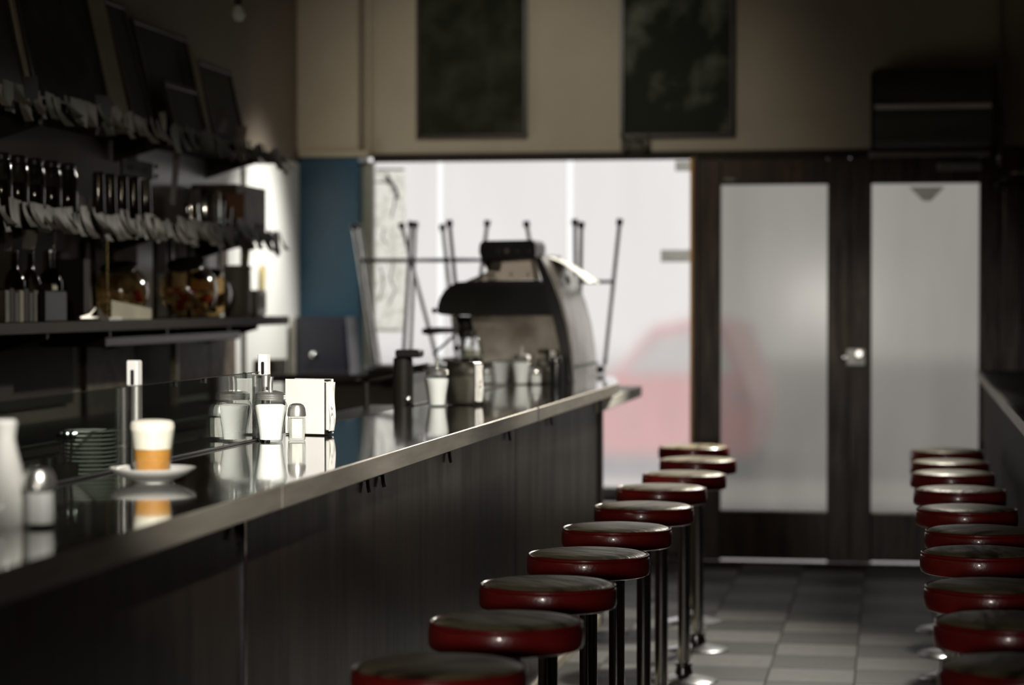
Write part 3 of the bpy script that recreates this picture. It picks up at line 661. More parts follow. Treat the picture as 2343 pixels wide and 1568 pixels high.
# tray and knock box behind the middle of the counter
a = atX(818, 876, -1.98); b = atX(985, 842, -1.72)
t = thing('metal_tray', 'long dull metal tray tilted on the bench behind the middle sugar pourer', 'tray', ((a.x + b.x) / 2, (a.y + b.y) / 2, 1.02))
d_ = (b - a); n_ = V(-d_.y, d_.x, 0).normalized() * .11
def trf(u, v, k=0): 
    p = a + d_ * u + n_ * (v - .2); rim = .016 if (v in (0, 1) or u in (0, 1)) else 0
    return p + V(0, 0, rim - k)
MB().sheet(lambda u, v: trf(u, v), 8, 4).sheet(lambda u, v: trf(u, v, .008), 8, 4).build('dish', M['steel'], t)
for k in (.12, .88):
    pp = a + d_ * k
    MB().tube([(pp.x, pp.y, ZB), (pp.x, pp.y, pp.z - .006)], .012, 12).build('foot', M['dark_g'], t)
q = atX(922, 905, -1.78)
t = thing('knock_box', 'tall black knock box with chrome ball as highlight beside the tray', 'container', (-1.78, q.y, ZB))
MB().lathe([(0, 0), (.036, 0), (.036, .20), (.032, .205), (0, .205)], (-1.78, q.y, ZB), 28).build('body', M['dark_g'], t)
MB().box((-1.80, q.y - .05, ZB + .205), (-1.71, q.y + .05, ZB + .235), .006).build('cap', M['black'], t)
MB().ball((-1.757, q.y - .030, ZB + .05), .013).build('knob', M['chrome'], t)  # chrome ball put in for the highlight on the black box
q = atX(1120, 860, -1.72)
t = thing('water_bottle', 'clear round-shouldered bottle behind the second glass guard', 'bottle', (-1.70, 9.4, ZB))
MB().lathe([(0, 0), (.048, 0), (.050, .01), (.050, .20), (.046, .235), (.034, .262), (.020, .272), (.018, .285)], (-1.70, 9.35, ZB), 36).build('body', M['glass'], t)
MB().lathe([(0, .272), (.021, .272), (.021, .292), (0, .292)], (-1.70, 9.35, ZB), 24).build('cap', M['dark_g'], t)
MB().lathe([(0, .004), (.045, .004), (.045, .21), (0, .21)], (-1.70, 9.35, ZB), 30).build('water', glass_mat('cloudy_water', (.70, .68, .62), .2, 1.0), t)

# ------------------------------------------------------------------ coffee machine
YM = 10.05; YF = 10.85
def P(*pts): return [(atY(x_, y_, YM).x, max(atY(x_, y_, YM).z, ZC + .001)) for x_, y_ in pts]
em = thing('espresso_machine', 'dark steel espresso machine on the far end of the counter', 'coffee machine', (-1.65, 10.4, ZC))
hood = P((1001, 716), (1001, 700), (1006, 682), (1017, 664), (1032, 652), (1050, 645), (1120, 642), (1236, 641), (1250, 665), (1262, 700), (1268, 722), (1030, 722), (1008, 720))
MB().prism(hood, YM, YF).build('hood', M['dark_g'], em)
MB().prism(P((1048, 648), (1232, 644), (1238, 652), (1052, 657)), YM - .006, YM).build('hood_seam', M['black'], em)
trim = P((1224, 590), (1238, 588), (1250, 612), (1265, 645), (1282, 692), (1296, 745), (1306, 800), (1312, 850), (1313, 886), (1288, 886), (1286, 840), (1280, 790), (1268, 735), (1252, 680), (1236, 625))
MB().prism(trim, YM - .018, YM + .02).build('black_side_trim', M['black'], em)
sk = [(1238, 588), (1252, 612), (1268, 645), (1286, 692), (1300, 745), (1309, 800), (1313, 850), (1313, 886), (1290, 886), (1290, 850), (1282, 790), (1268, 735), (1250, 672), (1228, 600)]
MB().prism(P(*sk), YM + .02, YF).build('customer_side_panel', M['steel'], em)
q0 = P((1316, 838), (1316, 842))
MB().box((q0[0][0] - .004, YM + .03, q0[1][1] - .003), (q0[0][0] + .004, YF - .02, q0[0][1]), .001).build('panel_line', M['dark_g'], em)
q0 = P((1270, 640))[0]
MB().tube([(q0[0] + .004, YM + .34, q0[1]), (q0[0] + .018, YM + .34, q0[1] + .004)], .02, 20).build('round_badge', M['chrome_worn'], em)
MB().prism(P((1066, 722), (1268, 722), (1280, 790), (1286, 840), (1288, 884), (1100, 884), (1092, 820)), YM + .10, YM + .12).build('end_splash_panel', M['splash'], em)
MB().prism(P((1092, 840), (1288, 840), (1288, 886), (1080, 886)), YM + .12, YF).build('base_body', M['steel_dull'], em)
# cup rail and control box on top
MB().prism(P((1108, 594), (1222, 590), (1234, 640), (1112, 642)), YM + .04, YM + .046).build('cup_guard', M['acrylic'], em)
for x_ in (1122, 1166, 1206):
    q0 = P((x_, 628))[0]; MB().tube([(q0[0], YM + .036, q0[1]), (q0[0], YM + .052, q0[1])], .006, 10).build('guard_screw', M['chrome'], em)
MB().prism(P((1084, 556), (1092, 549), (1206, 547), (1213, 556), (1214, 590), (1110, 597), (1105, 620), (1090, 600), (1082, 575)), YM + .15, YM + .45).build('control_box', M['black'], em)
for x_ in (1128, 1147, 1172, 1200):
    q0 = P((x_, 573))[0]; MB().tube([(q0[0], YM + .143, q0[1]), (q0[0], YM + .152, q0[1])], .007 if x_ != 1147 else .010, 12).build('dial', M['grey'] if x_ != 1147 else M['plate'], em)
MB().prism(P((1052, 645), (1106, 622), (1112, 640), (1110, 645)), YM + .1, YM + .3).build('clear_lid', M['acrylic'], em)
def cloth(u, v):
    a0 = P((1236 + 92 * u, 592 + 58 * u - 6 * math.sin(3 * u)))[0]
    return V(a0[0] + .01 * math.sin(5 * v), YM + .25 + .5 * v, a0[1] + .004 * math.sin(9 * v + 4 * u) + .01)
MB().tube([(P((1230, 590))[0][0], YM + .1, P((1230, 590))[0][1] + .008), (P((1236, 586))[0][0], YM + .6, P((1236, 586))[0][1] + .004)], .010, 10).build('cup_rail', M['chrome_worn'], em)
tw = thing('bar_towel', 'pale towel draped over the top of the coffee machine', 'towel', (P((1280, 610))[0][0], YM + .5, P((1280, 610))[0][1]))
MB().sheet(cloth, 12, 10).build('cloth', M['napkin'], tw)
# group head, portafilter, steam wand
g0 = P((1050, 724))[0]; XG = g0[0]
def pz(x_, y_): return P((x_, y_))[0]
def tubep(pts, r, nm, mt, par=em, seg=14, y=YM + .12):
    MB().tube([(pz(a_, b_)[0], y + (c_[0] if c_ else 0), pz(a_, b_)[1]) for a_, b_, *c_ in pts], r, seg).build(nm, mt, par)
MB().lathe([(0, 0), (.045, 0), (.052, -.02), (.052, -.05), (.045, -.07), (.030, -.075), (0, -.075)], (pz(1050, 724)[0], YM + .17, pz(1050, 724)[1] - .0), 24).build('group_head', M['dark_g'], em)
pf = thing('portafilter', 'black-handled portafilter locked in the machine, handle pointing left', 'portafilter', (pz(1040, 770)[0], YM + .17, pz(1040, 770)[1]))
MB().lathe([(0, 0), (.034, 0), (.037, .01), (.037, .035), (.034, .04), (0, .04)], (pz(1050, 775)[0], YM + .17, pz(1050, 775)[1]), 24).build('basket', M['dark_g'], pf)
MB().tube([(pz(1034, 762)[0], YM + .17, pz(1034, 762)[1]), (pz(1015, 757)[0], YM + .16, pz(1015, 757)[1]), (pz(990, 757)[0], YM + .15, pz(990, 757)[1]), (pz(965, 759)[0], YM + .14, pz(965, 759)[1]), (pz(952, 759)[0], YM + .14, pz(952, 759)[1])], [.011, .012, .015, .017, .011], 16).build('handle', M['black'], pf)
MB().tube([(pz(1045, 775)[0], YM + .17, pz(1045, 775)[1]), (pz(1042, 790)[0], YM + .17, pz(1042, 796)[1]), (pz(1022, 800)[0], YM + .17, pz(1022, 800)[1])], .012, 10).build('double_spout', M['dark_g'], pf)
tubep([(1036, 724), (1044, 748), (1040, 762), (1020, 782), (985, 812)], .006, 'steam_wand', M['chrome'], y=YM + .05)
tubep([(1036, 722), (1036, 732)], .012, 'wand_joint', M['chrome'], y=YM + .05)
tubep([(1005, 712), (992, 711)], .006, 'valve_stem', M['dark_g'], y=YM + .04)
MB().ball((pz(990, 711)[0], YM + .04, pz(990, 711)[1]), .013, 2).build('valve_knob', M['black'], em)
MB().lathe([(0, 0), (.040, 0), (.048, -.05), (.030, -.06), (0, -.06)], (pz(1062, 735)[0], YM + .5, pz(1062, 735)[1]), 20).build('group_head', M['dark_g'], em)
MB().prism(P((1005, 820), (1092, 818), (1092, 828), (1012, 831)), YM + .03, YF - .05).build('drip_tray', M['steel'], em)
MB().prism(P((1030, 831), (1092, 828), (1092, 886), (1030, 886)), YM + .08, YF - .08).build('tray_base', M['dark_g'], em)
q0 = pz(1059, 808)
t = thing('espresso_cup', 'small white cup on the drip tray of the coffee machine', 'cup', (q0[0], YM + .14, pz(1059, 819)[1]))
MB().lathe([(0, 0), (.016, 0), (.024, .02), (.027, .045), (.025, .045), (.021, .02), (0, .004)], (q0[0], YM + .14, pz(1059, 819)[1]), 24).build('bowl', M['china'], t)
MB().tube([(q0[0] + .024, YM + .14, pz(1059, 819)[1] + .038), (q0[0] + .038, YM + .14, pz(1059, 819)[1] + .032), (q0[0] + .024, YM + .14, pz(1059, 819)[1] + .014)], .003, 8).build('handle', M['china'], t)

# ------------------------------------------------------------------ upturned stools on the side counter
def upturned(label, cx_, cy_, feet, seats, ringz):
    t = thing('upturned_stool', label, 'stool', (cx_, cy_, ZC), 'chrome stools upturned by the window')
    MB().lathe([(0, .001), (.12, .001), (.135, .008), (.14, .02), (.135, .034), (.12, .04), (0, .04)], (cx_, cy_, ZC), 36).build('seat', M['dark_g'], t)
    ring = []
    for (fx, fy, fz), (sx_, sy_) in zip(feet, seats):
        top = V(fx, fy, fz); bot = V(sx_, sy_, ZC + .04)
        lg = MB().tube([bot, top], .0105, 12).build('leg', M['chrome_worn'], t)
        MB().tube([top + (bot - top) * .03, top - (bot - top) * .012], .0165, 12).build('rubber_foot', M['black'], lg)
        k = (ringz - bot.z) / (top.z - bot.z); ring.append(bot + (top - bot) * k)
    for i in range(4):
        MB().tube([ring[i], ring[(i + 1) % 4]], .0085, 10).build('footrest_bar', M['dark_g'], t)
def ft(x_, y_, Y): p_ = atY(x_, y_, Y); return (p_.x, p_.y, p_.z)
def gx(x_, Y): return atY(x_, 860, Y).x
zr = atY(900, 596, 11.35).z
upturned('upturned chrome stool nearest the blue column', gx(895, 11.35), 11.35,
         [ft(809, 516, 11.22), ft(822, 514, 11.5), ft(950, 512, 11.5), ft(940, 510, 11.22)],
         [(gx(858, 11.27), 11.27), (gx(868, 11.42), 11.42), (gx(938, 11.42), 11.42), (gx(922, 11.27), 11.27)], zr)
upturned('upturned chrome stool in the middle, left of the coffee machine', gx(1028, 11.35), 11.35,
         [ft(918, 514, 11.35), ft(1028, 508, 11.15), ft(1115, 508, 11.35), ft(1012, 518, 11.55)],
         [(gx(1003, 11.35), 11.35), (gx(1060, 11.28), 11.28), (gx(1075, 11.35), 11.35), (gx(1047, 11.42), 11.42)], zr)
zr2 = atY(1370, 645, 11.35).z
upturned('upturned chrome stool behind and right of the coffee machine', gx(1320, 11.35), 11.35,
         [ft(1204, 510, 11.35), ft(1315, 506, 11.5), ft(1418, 505, 11.35), ft(1330, 512, 11.16)],
         [(gx(1262, 11.35), 11.35), (gx(1318, 11.42), 11.42), (gx(1383, 11.33), 11.33), (gx(1325, 11.26), 11.26)], zr2)

# navy cabinet under the blue column
a = atY(690, 725, 12.15); b = atY(812, 725, 12.15)
t = thing('navy_locker', 'dark navy metal locker with chrome knob under the blue column', 'locker', ((a.x + b.x) / 2, 12.1, 0))
MB().prism([(a.x + .01, 0), (b.x + .02, 0), (b.x + .015, .9), (b.x - .02, a.z), (a.x, a.z)], 12.02, 12.28).build('body', M['navy'], t)
MB().prism([(a.x + .035, .05), (b.x + .0, .05), (b.x - .005, .9), (b.x - .035, a.z - .03), (a.x + .03, a.z - .03)], 12.005, 12.02).build('door', M['navy'], t)
q = atY(718, 812, 12.0); MB().ball((q.x, 11.985, q.z), .020).build('knob', M['chrome'], t)
MB().box((a.x - .03, 12.03, .0), (a.x + .0, 12.25, a.z - .01), .003).build('side_rail', M['steel_dull'], t)

# ------------------------------------------------------------------ back bar
bb = thing('back_cabinet', 'long dark cabinet standing against the left wall below the shelves', 'cabinet', (-3.0, 8, 0))
MB().box((-3.19, 4.4, 0), (-2.72, 10.4, .90), .004).build('body', M['dark'], bb)
MB().box((-3.19, 4.38, .90), (-2.70, 10.42, .94), .004).build('worktop', M['dark_g'], bb)
for k in range(8): MB().box((-2.72, 4.45 + k * .74, .08), (-2.705, 5.15 + k * .74, .86), .003).build('door', M['dark'], bb)
XS = -2.9
def shelf(name, label, z, y0, y1, x1=XS, th=.035, br=True):
    t = thing(name, label, 'shelf', ((x1 + XL) / 2, (y0 + y1) / 2, z))
    MB().box((XL + .013, y0, z - th), (x1, y1, z), .003).build('board', M['dark'], t)
    if br:
        for k in range(4):
            yy = y0 + .4 + (y1 - y0 - .8) * k / 3
            MB().prism([(XL + .013, z - th - .09), (XL + .013, z - th), (x1 - .05, z - th), (x1 - .05, z - th - .02)], yy, yy + .02).build('bracket', M['dark_g'], t)
    return t
ZT, ZM, ZL = 2.10, 1.715, 1.325
shelf('wall_shelf', 'top wall shelf carrying leaning pictures, notes pinned along it', ZT, 6.2, 10.95)
shelf('wall_shelf', 'middle wall shelf of jars and glasses with a fringe of banknotes', ZM, 6.2, 10.80)
shelf('wall_shelf', 'lowest wall shelf, a thick plain dark board', ZL, 6.0, 10.90, -2.88, .04)
y0 = atX(230, 765, -2.95).y; y1 = atX(540, 765, -2.95).y
t = thing('under_shelf', 'short dark board hung below the lowest wall shelf', 'shelf', (-3.0, (y0 + y1) / 2, 1.24))
MB().box((XL + .013, y0, 1.225), (-2.93, y1, 1.262), .003).build('board', M['dark_g'], t)
for yh in (y0 + .1, y1 - .12): MB().box((XL + .013, yh, 1.262), (-2.95, yh + .02, 1.285)).build('hanger', M['dark_g'], t)

# banknotes pinned to the shelf edges
def note_mesh(w_, h, curl, mt):
    m = MB()
    m.sheet(lambda u, v: V(.002 + curl * (v ** 2) * (1 + .6 * math.sin(4 * u)) * .03 + .004 * math.sin(6 * u), (u - .5) * w_, .012 - h * v), 3, 4)
    o = m.build('banknote', M[mt]); me = o.data; bpy.data.objects.remove(o); return me
notes = [note_mesh(.068, .085, c_, k_) for c_ in (.4, .9, 1.4) for k_ in ('note_g', 'note_b', 'note_g')] + [note_mesh(.075, .10, .7, 'note_b'), note_mesh(.068, .09, 1.2, 'note_p')]
def note_row(x0, x1, y_, z, step, lab, group):
    a_ = atX(x0, y_, XS).y; b_ = atX(x1, y_, XS).y; y = a_
    while y < b_:
        o = bpy.data.objects.new('banknote', random.choice(notes)); C.objects.link(o); k_ = random.uniform(.85, 1.25); o.scale = (1, k_ * random.uniform(.9, 1.15), k_)
        o.location = (XS + .002 + random.uniform(0, .008), y, z + random.uniform(-.012, .018)); o.rotation_euler = (random.uniform(-.15, .15), 0, random.uniform(-.25, .3))
        tag(o, lab, 'banknote', group); y += step * random.uniform(.7, 1.2)
note_row(-10, 640, 500, ZM, .060, 'crumpled banknote pinned in the fringe along the middle shelf edge', 'banknotes along the middle shelf')
note_row(-10, 655, 250, ZT, .085, 'dim banknote pinned along the top shelf edge', 'banknotes along the top shelf')
def sheet_note(label, x_, y_, w_, h, mt, dx=.01, rot=0, cat='note'):
    q_ = atX(x_, y_, XS + dx)
    o = MB().sheet(lambda u, v: V(.006 * math.sin(3 * v + u), (u - .5) * w_, (.5 - v) * h), 4, 5).build('pinned_note', M[mt])
    o.location = q_; o.rotation_euler = (rot, 0, -.25); return tag(o, label, cat)
sheet_note('tall grey sheet hanging from the top shelf left of centre', 235, 265, .10, .15, 'mount')
sheet_note('wide dim card hanging from the top shelf over the dark glass jars', 70, 215, .08, .12, 'mount', rot=.1)
sheet_note('small pale slip dangling below the top shelf at far left', 95, 262, .03, .07, 'clutter', rot=-.2)
sheet_note('pale pinkish card pinned near the far end of the top shelf', 552, 308, .085, .075, 'pinkish', rot=.1)
sheet_note('beige card standing above the top shelf near its far end', 508, 278, .075, .10, 'clutter')
sheet_note('pale pointed leaflet hanging under the top shelf mid-way', 372, 285, .045, .10, 'frame_pale', rot=.15)
sheet_note('long grey-green cloth strip hanging from the top shelf', 400, 385, .055, .30, 'canister' if False else 'clutter', rot=-.12, dx=-.02)
sheet_note('yellowed papers hanging below the middle shelf near its end', 560, 580, .075, .13, 'yellow', dx=-.02)
sheet_note('white square card hung below the middle shelf at far left', 66, 548, .085, .065, 'canister', dx=-.05)
sheet_note('tall pale narrow card below the middle shelf, right of the white square card', 124, 545, .017, .075, 'paper', dx=-.05)
sheet_note('dim brown card under the middle shelf left of the white square card', 18, 550, .05, .07, 'clutter', dx=-.05)
sheet_note('tilted small pale card under the middle shelf', 200, 528, .035, .016, 'paper', dx=-.05, rot=.3)
sheet_note('bare pale strip of paper pinned under the far middle shelf', 600, 650, .05, .19, 'yellow', dx=-.28)

# leaning pictures on the top shelf
def leaning(label, x0, x1, h, lean=.2, xb=-2.96, mt='picture', fr='frame', fw=.022):
    a_ = atX(x0, 200, xb).y; b_ = atX(x1, 200, xb).y; loc = (xb, (a_ + b_) / 2, ZT)
    t = thing('leaning_picture', label, 'picture', loc, None); W = b_ - a_; l = Vector(loc)
    R = Ry(-lean)
    def bx(lo, hi, bev=0): return MB().box(l + V(*lo), l + V(*hi), bev, R, l)
    m = MB()
    for lo, hi in (((-.015, -W / 2, 0), (.005, W / 2, fw)), ((-.015, -W / 2, h - fw), (.005, W / 2, h)), ((-.015, -W / 2, fw), (.005, -W / 2 + fw, h - fw)), ((-.015, W / 2 - fw, fw), (.005, W / 2, h - fw))):
        m.box(l + V(*lo), l + V(*hi), .002, R, l)
    m.build('frame', M[fr], t)
    bx((-.012, -W / 2 + fw, fw), (-.002, W / 2 - fw, h - fw)).build('picture_sheet', M[mt], t)
leaning('dark framed picture cut off at the far left of the top shelf', -120, 68, .62, .22, mt='mount')
leaning('large dark framed picture leaning on the top shelf', 84, 258, .66, .22, mt='picture')
leaning('narrow framed picture with grey mount, fourth along the top shelf', 306, 352, .52, .25, mt='mount')
leaning('big black framed picture leaning behind a small one', 358, 476, .48, .22, xb=-2.99, mt='mount')
leaning('small framed picture standing in front of the big black one', 402, 476, .22, .25, xb=-2.925, mt='mount', fr='frame')
leaning('far narrow framed picture at the end of the top shelf', 492, 566, .38, .22, mt='mount')
def board(label, x0, x1, h, lean, xb, mt):
    a_ = atX(x0, 200, xb).y; b_ = atX(x1, 200, xb).y; l = V(xb, (a_ + b_) / 2, ZT); W = b_ - a_
    o = MB().box(l + V(-.012, -W / 2, 0), l + V(0, W / 2, h), .003, Ry(-lean), l).build('leaning_board', M[mt], None, loc=l)
    tag(o, label, 'board')
board('pale wooden board leaning between two dark pictures on the top shelf', 264, 300, .60, .22, -2.95, 'frame_pale')
board('thin pale slat leaning between the two leftmost pictures', 71, 79, .55, .2, -2.95, 'frame_pale')
board('thin pale slat leaning beside the far narrow picture', 479, 488, .42, .2, -2.95, 'frame_pale')

# things on the middle shelf
def shelfpt(x_, X, z): return V(X, atX(x_, 500, X).y, z)
def tall_jar(label, x_, r, h, X, group, lid=True, mt='dark_glass', fill=None):
    l = shelfpt(x_, X, ZM)
    t = thing('glass_jar', label, 'jar', l, group)
    MB().lathe([(0, .001), (r * .95, .001), (r, .008), (r, h * .78), (r * .8, h * .86), (r * .78, h * .9)], l, 24).build('glass_body', M[mt], t)
    if fill: MB().lathe([(0, .004), (r * .9, .004), (r * .9, h * .5), (0, h * .52)], l, 20).build('contents', M[fill], t)
    MB().lathe([(0, h * .88), (r * .84, h * .88), (r * .86, h * .96), (r * .6, h), (0, h)], l, 24).build('lid', M['dark_g'], t)
    return t
for k, x_ in enumerate((4, 42, 80, 118, 156)):
    tall_jar('tall dark glass jar on the middle shelf, %s from the left edge' % ORD[k], x_, .036, .19, -3.0, 'dark glass jars at the left of the middle shelf', fill='clutter')
for k, x_ in enumerate((225, 252, 279, 306, 333)):
    l = shelfpt(x_, -2.98, ZM)
    t = thing('tall_tumbler', 'tall tumbler in the glinting row on the middle shelf, %s from the left' % ORD[k], 'glass', l, 'tumblers on the middle shelf')
    MB().lathe([(.024, .0), (.026, .02), (.022, .17), (.018, .175), (0, .175)], l, 20).build('glass_body', M['dark_glass'], t)
    MB().lathe([(.0225, 0), (.025, .0), (.0265, .006), (.0245, .008)], l, 20).build('rim', M['chrome'], t)
a_ = shelfpt(312, -3.02, ZM + .185)
t = thing('name_sign', 'dark oblong plaque with pale script above the tumblers', 'sign', a_)
MB().box(a_ + V(-.01, -.17, 0), a_ + V(0, .22, .07), .003).build('plaque', M['dark'], t)
# illegible pale lettering on the plaque
m = MB()
for k in range(7):
    y_ = a_.y - .12 + k * .045
    m.tube([V(a_.x + .002, y_ + .012 * math.sin(j * 1.7 + k), a_.z + .022 + .0045 * j + (.01 if k in (0, 3) else 0)) for j in range(6)], .0022, 5)
m.build('lettering', M['clutter'], t)
for dz in (.0, -.05):
    q_ = atX(339, 372 if dz == 0 else 388, -2.95)
    MB().ball((a_.x + .008, a_.y + .235, a_.z + (.055 if dz == 0 else .015)), .010).build('loose_bead', M['chrome'], t)  # loose beads beside the plaque, only grouped with the sign
# chrome kettle, jug, carton
l = shelfpt(470, -3.03, ZM)
t = thing('chrome_urn', 'shiny chrome urn beside the brown carton on the middle shelf', 'urn', l)
MB().lathe([(0, 0), (.066, 0), (.070, .01), (.070, .155), (.064, .175), (.03, .185), (0, .187)], l, 36).build('body', M['chrome'], t)
MB().lathe([(0, .185), (.012, .185), (.014, .20), (0, .205)], l, 16).build('knob', M['black'], t)
MB().tube([l + V(.068, 0, .05), l + V(.10, 0, .045), l + V(.10, 0, .03)], .006, 8).build('tap', M['chrome'], t)
l = shelfpt(438, -2.94, ZM)
t = thing('chrome_jug', 'small chrome milk jug left of the urn on the middle shelf', 'jug', l)
MB().lathe([(0, 0), (.036, 0), (.038, .02), (.030, .07), (.032, .095), (.030, .095), (.026, .07), (0, .06)], l, 28).build('body', M['chrome'], t)
MB().tube([l + V(0, -.032, .08), l + V(0, -.055, .075), l + V(0, -.055, .03), l + V(0, -.036, .02)], .004, 8).build('handle', M['chrome'], t)
for x_, hh in ((503, .12), (520, .10)):
    l = shelfpt(x_, -2.925, ZM)
    t = thing('glass_tumbler', 'clear tumbler in front of the brown carton, ' + ('left one' if x_ == 503 else 'right one'), 'glass', l)
    MB().lathe([(0, 0), (.018, 0), (.024, hh), (.022, hh), (.016, .005), (0, .005)], l, 20).build('glass_body', M['glass'], t)
a_ = atX(522, 500, -2.94).y; b_ = a_ + .62
t = thing('brown_carton', 'brown carton with an orange label at the far end of the middle shelf', 'box', (-3.03, (a_ + b_) / 2, ZM))
MB().box((-3.15, a_ + .12, ZM), (-2.935, b_, ZM + .215), .004).build('carton', M['box_brown'], t)
q1 = atY(535, 460, a_ + .12)
MB().box((q1.x - .035, a_ + .112, ZM + .06), (q1.x + .05, a_ + .12, ZM + .17), .001).build('end_label', M['box_orange'], t)
MB().box((-2.935, a_ + .24, ZM + .05), (-2.931, b_ - .12, ZM + .19), .001).build('side_label', M['clutter'], t)
MB().box((-2.936, a_ + .45, ZM + .02), (-2.929, b_ - .04, ZM + .045), .001).build('tear_strip', M['dark'], t)

# things on the lowest shelf
def shl(x_, X): return V(X, atX(x_, 720, X).y, ZL)
def candy_globe(label, x_, r, X, tilt, red):
    l = shl(x_, X); c_ = l + V(0, 0, r * .98)
    t = thing('candy_jar', label, 'jar', l, 'round glass candy jars on the lowest shelf')
    prof = [(0, -r), (r * .45, -r * .94), (r * .75, -r * .68), (r * .95, -r * .32), (r, 0), (r * .95, r * .32), (r * .8, r * .6), (r * .62, r * .78), (r * .58, r * .88), (r * .62, r * .92)]
    MM = Matrix.Translation(c_) @ Matrix.Rotation(tilt, 4, 'X')
    MB().lathe(prof, (0, 0, 0), 36, mat=MM).build('glass_globe', M['gold_glass'], t)
    MB().lathe([(r * .60, r * .86), (r * .66, r * .88), (r * .66, r * .98), (r * .58, r), (0, r * 1.02)], (0, 0, 0), 30, mat=MM).build('lid', M['dark_g'], t)
    mr, mw = MB(), MB(); random.seed(int(x_))
    for k in range(30):
        while True:
            p_ = V(random.uniform(-1, 1), random.uniform(-1, 1), random.uniform(-1, -.05))
            if p_.length < .82: break
        (mr if random.random() < red else mw).ball(c_ + p_ * r, r * .20, 1, (1, 1, .7))
    tag(mr.build('red_sweets', M['candy_r'], t), kind='stuff'); tag(mw.build('pale_sweets', M['candy_w'], t), kind='stuff')
candy_globe('round glass candy jar with red sweets, centre of the lowest shelf', 432, .125, -2.98, .35, .6)
candy_globe('round amber glass jar behind the cream paper on the lowest shelf', 278, .112, -3.06, .3, .3)
candy_globe('round glass jar half hidden right of the red sweets jar', 478, .105, -3.06, .35, .25)
a_ = shl(300, -2.92)
o = MB().sheet(lambda u, v: a_ + V(.01 + .02 * u, -.26 + .42 * u, .075 * (1 - v) * (1 - .45 * u) + .002), 8, 4).sheet(lambda u, v: a_ + V(.01 + .02 * u - .10 * v, -.26 + .42 * u, .002), 8, 2).build('folded_paper', M['paper'], None, loc=a_)
tag(o, 'cream folded paper propped before the amber jar', 'paper')
a_ = shl(268, -2.90)
o = MB().box(a_ + V(-.05, -.09, 0), a_ + V(.0, .06, .012), .002).build('white_packet', M['plate'], None, loc=a_); tag(o, 'flat white packet lying at the front of the lowest shelf', 'packet')
l = shl(543, -3.02)
t = thing('storage_canister', 'tall pale grey canister near the far end of the lowest shelf', 'canister', l)
MB().lathe([(0, 0), (.062, 0), (.064, .006), (.064, .205), (.060, .215), (0, .215)], l, 36).build('body', M['canister'], t)
MB().lathe([(0, .215), (.066, .215), (.066, .235), (.05, .240), (0, .241)], l, 36).build('lid', M['canister'], t)
l = shl(588, -2.98)
t = thing('small_box', 'small patterned box beside the canister at the shelf end', 'box', l)
MB().box(l + V(-.05, -.06, .008), l + V(.02, .10, .125), .004).build('carton', M['canister'], t)
MB().box(l + V(.02, -.03, .04), l + V(.023, .07, .10), .001).build('label', M['clutter'], t)
MB().box(l + V(-.05, -.07, 0), l + V(.02, .06, .008), .002).build('base', M['black'], t)
def bottle(label, x_, X, r, h, mt, lab):
    l = shl(x_, X); t = thing('bottle', label, 'bottle', l, None)
    MB().lathe([(0, 0), (r, 0), (r, h * .55), (r * .85, h * .65), (r * .35, h * .75), (r * .32, h * .97), (0, h * .98)], l, 24).build('glass_body', M[mt], t)
    MB().lathe([(r * 1.02, h * .08), (r * 1.02, h * .38)], l, 24).build('label_band', M[lab], t)
    MB().lathe([(0, h * .97), (r * .36, h * .97), (r * .36, h), (0, h)], l, 16).build('cap', M['chrome_worn'], t)
bottle('bottle with speckled label, left of the pair on the lowest shelf', 34, -3.02, .036, .25, 'dark_glass', 'lace')
bottle('bottle with speckled label, right of the pair on the lowest shelf', 70, -3.02, .036, .25, 'dark_glass', 'lace')
bottle('broad bottle with a bright glint beside the speckled pair', 116, -3.04, .045, .26, 'dark_glass', 'clutter')
l = shl(139, -3.09)
t = thing('patterned_box', 'mottled upright box beside the dark column of the lowest shelf', 'box', l)
MB().box(l + V(-.05, -.05, 0), l + V(.02, .05, .26), .003).build('carton', M['clutter'], t)
MB().box(l + V(.02, -.03, .12), l + V(.022, .03, .22), .001).build('label', M['lace'], t)
l = shl(170, -3.02)
o = MB().box(l + V(-.08, -.035, 0), l + V(.05, .035, .23), .003).build('upright_divider', M['dark'], None, loc=l); tag(o, 'tall black upright divider on the lowest shelf', 'divider')
l = shl(110, -2.94)
t = thing('card_reader_box', 'dark box with a small lit cream label on the lowest shelf', 'box', l)
MB().box(l + V(-.06, -.11, 0), l + V(.03, .11, .11), .005).build('body', M['dark_g'], t)
MB().box(l + V(-.03, -.02, .11), l + V(.02, .035, .135), .003).build('cap', M['black'], t)
MB().box(l + V(.02, -.018, .112), l + V(.024, .03, .128), .001).build('label', M['paper'], t)
for k in range(7):
    l = shl(-2 + k * 11, -2.96)
    hh = .11 + .008 * math.sin(k * 2.1)
    o = MB().box(l + V(-.08, -.021, 0), l + V(.03, .021, hh), .003).build('book', [M['clutter'], M['dark'], M['mount'], M['frame_pale'], M['dark'], M['mount'], M['clutter']][k], None, loc=l)
    tag(o, 'dim upright book on the lowest shelf, %s from the left edge' % ORD[k], 'book', 'books on the lowest shelf')
l = shl(245, -2.9)
t = thing('bead_string', 'thin glinting string of beads hanging between the shelves', 'bead string', (l.x, l.y, ZM - .04))
MB().tube([(l.x, l.y, ZL + .01), (l.x, l.y, ZM - .035)], .0025, 6).build('wire', M['brass'], t)
m = MB()
for k in range(26): m.ball((l.x, l.y, ZL + .03 + k * .0128), .0055, 1)
tag(m.build('beads', M['brass'], t), kind='stuff')
l = shl(196, -2.93)
t = thing('tongs', 'blue-grey serving tongs lying left of the amber jar', 'tongs', l)
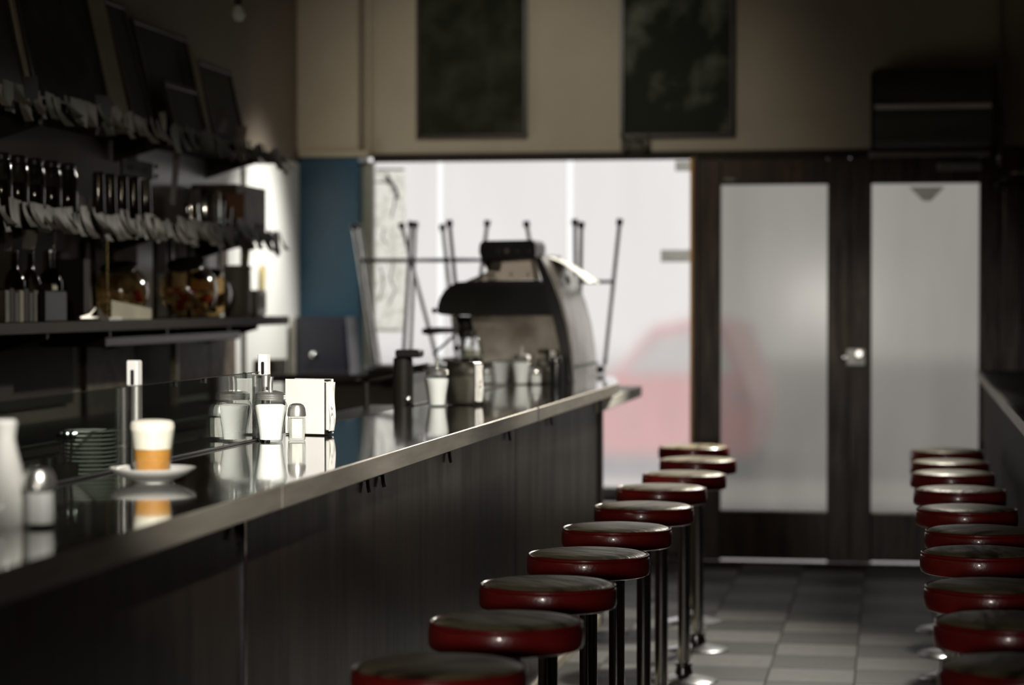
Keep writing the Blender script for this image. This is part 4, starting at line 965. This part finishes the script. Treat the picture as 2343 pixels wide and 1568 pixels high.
MB().tube([l + V(0, -.07, .01), l + V(.01, 0, .02), l + V(0, .09, .045)], .008, 8).tube([l + V(0, -.07, .01), l + V(.02, 0, .01), l + V(.01, .09, .01)], .008, 8).build('arms', M['steel_dull'], t)
for k, (x_, w2, h2, mt) in enumerate(((215, .2, .11, 'clutter'), (290, .28, .12, 'pinkish'), (370, .14, .16, 'pinkish'), (415, .13, .16, 'pinkish'), (468, .12, .12, 'canister'), (512, .14, .16, 'clutter'))):
    q_ = atX(x_, 585, XL + .02)
    o = MB().box((XL + .0135, q_.y - w2 / 2, q_.z - h2 / 2), (XL + .02, q_.y + w2 / 2, q_.z + h2 / 2), .001).build('wall_notice', M[mt], None, loc=q_)
    tag(o, ['brown notice on the wall over the tongs', 'wide dusty pink notice behind the amber jar', 'pinkish notice left of the black upright stick', 'pinkish notice right of the black upright stick', 'pale grey notice above the red sweets jar', 'brown notice above the pale canister'][k], 'notice')
for k, (x_, y_) in enumerate(((218, 600), (388, 575), (355, 590), (432, 590))):
    q_ = atX(x_, y_, -3.12)
    o = MB().tube([(-3.12, q_.y, ZL), (-3.12 - (.03 if k == 0 else 0), q_.y + (.05 if k == 0 else 0), ZM - .04)], .011, 8).build('shelf_prop', M['dark_g'], None, loc=(-3.12, q_.y, ZL))
    tag(o, ['slanting dark stick left of the bead string', 'dark upright stick between the pinkish notices', 'dark upright stick left of the pinkish notices', 'dark upright stick behind the red sweets jar'][k], 'stick')

# clutter on the wall below the lowest shelf
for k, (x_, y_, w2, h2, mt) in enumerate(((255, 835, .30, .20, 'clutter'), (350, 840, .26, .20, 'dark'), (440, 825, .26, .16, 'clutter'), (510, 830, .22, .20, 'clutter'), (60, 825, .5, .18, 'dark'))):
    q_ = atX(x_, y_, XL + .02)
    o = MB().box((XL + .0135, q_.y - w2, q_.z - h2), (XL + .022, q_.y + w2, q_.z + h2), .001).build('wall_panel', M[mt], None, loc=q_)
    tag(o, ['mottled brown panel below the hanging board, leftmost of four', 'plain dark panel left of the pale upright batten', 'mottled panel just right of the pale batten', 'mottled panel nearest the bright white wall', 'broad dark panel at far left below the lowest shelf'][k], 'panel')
q_ = atX(402, 830, -3.1)
o = MB().box((-3.12, q_.y - .02, .94), (-3.09, q_.y + .02, 1.285), .003).build('batten', M['frame_pale'], None, loc=(-3.1, q_.y, .94)); tag(o, 'pale upright batten under the lowest shelf', 'batten')
q_ = atX(636, 838, -3.1)
t = thing('wall_socket_box', 'small dark box against the white wall above the napkin dispenser', 'box', (-3.12, q_.y, q_.z - .06))
MB().box((XL + .013, q_.y - .13, q_.z - .08), (-3.08, q_.y + .10, q_.z + .035), .004).build('housing', M['dark'], t)
struct('trim_9', MB().box((XL + .012, 11.15, 0), (XL + .03, 11.19, 2.15), .003), M['steel_dull'])
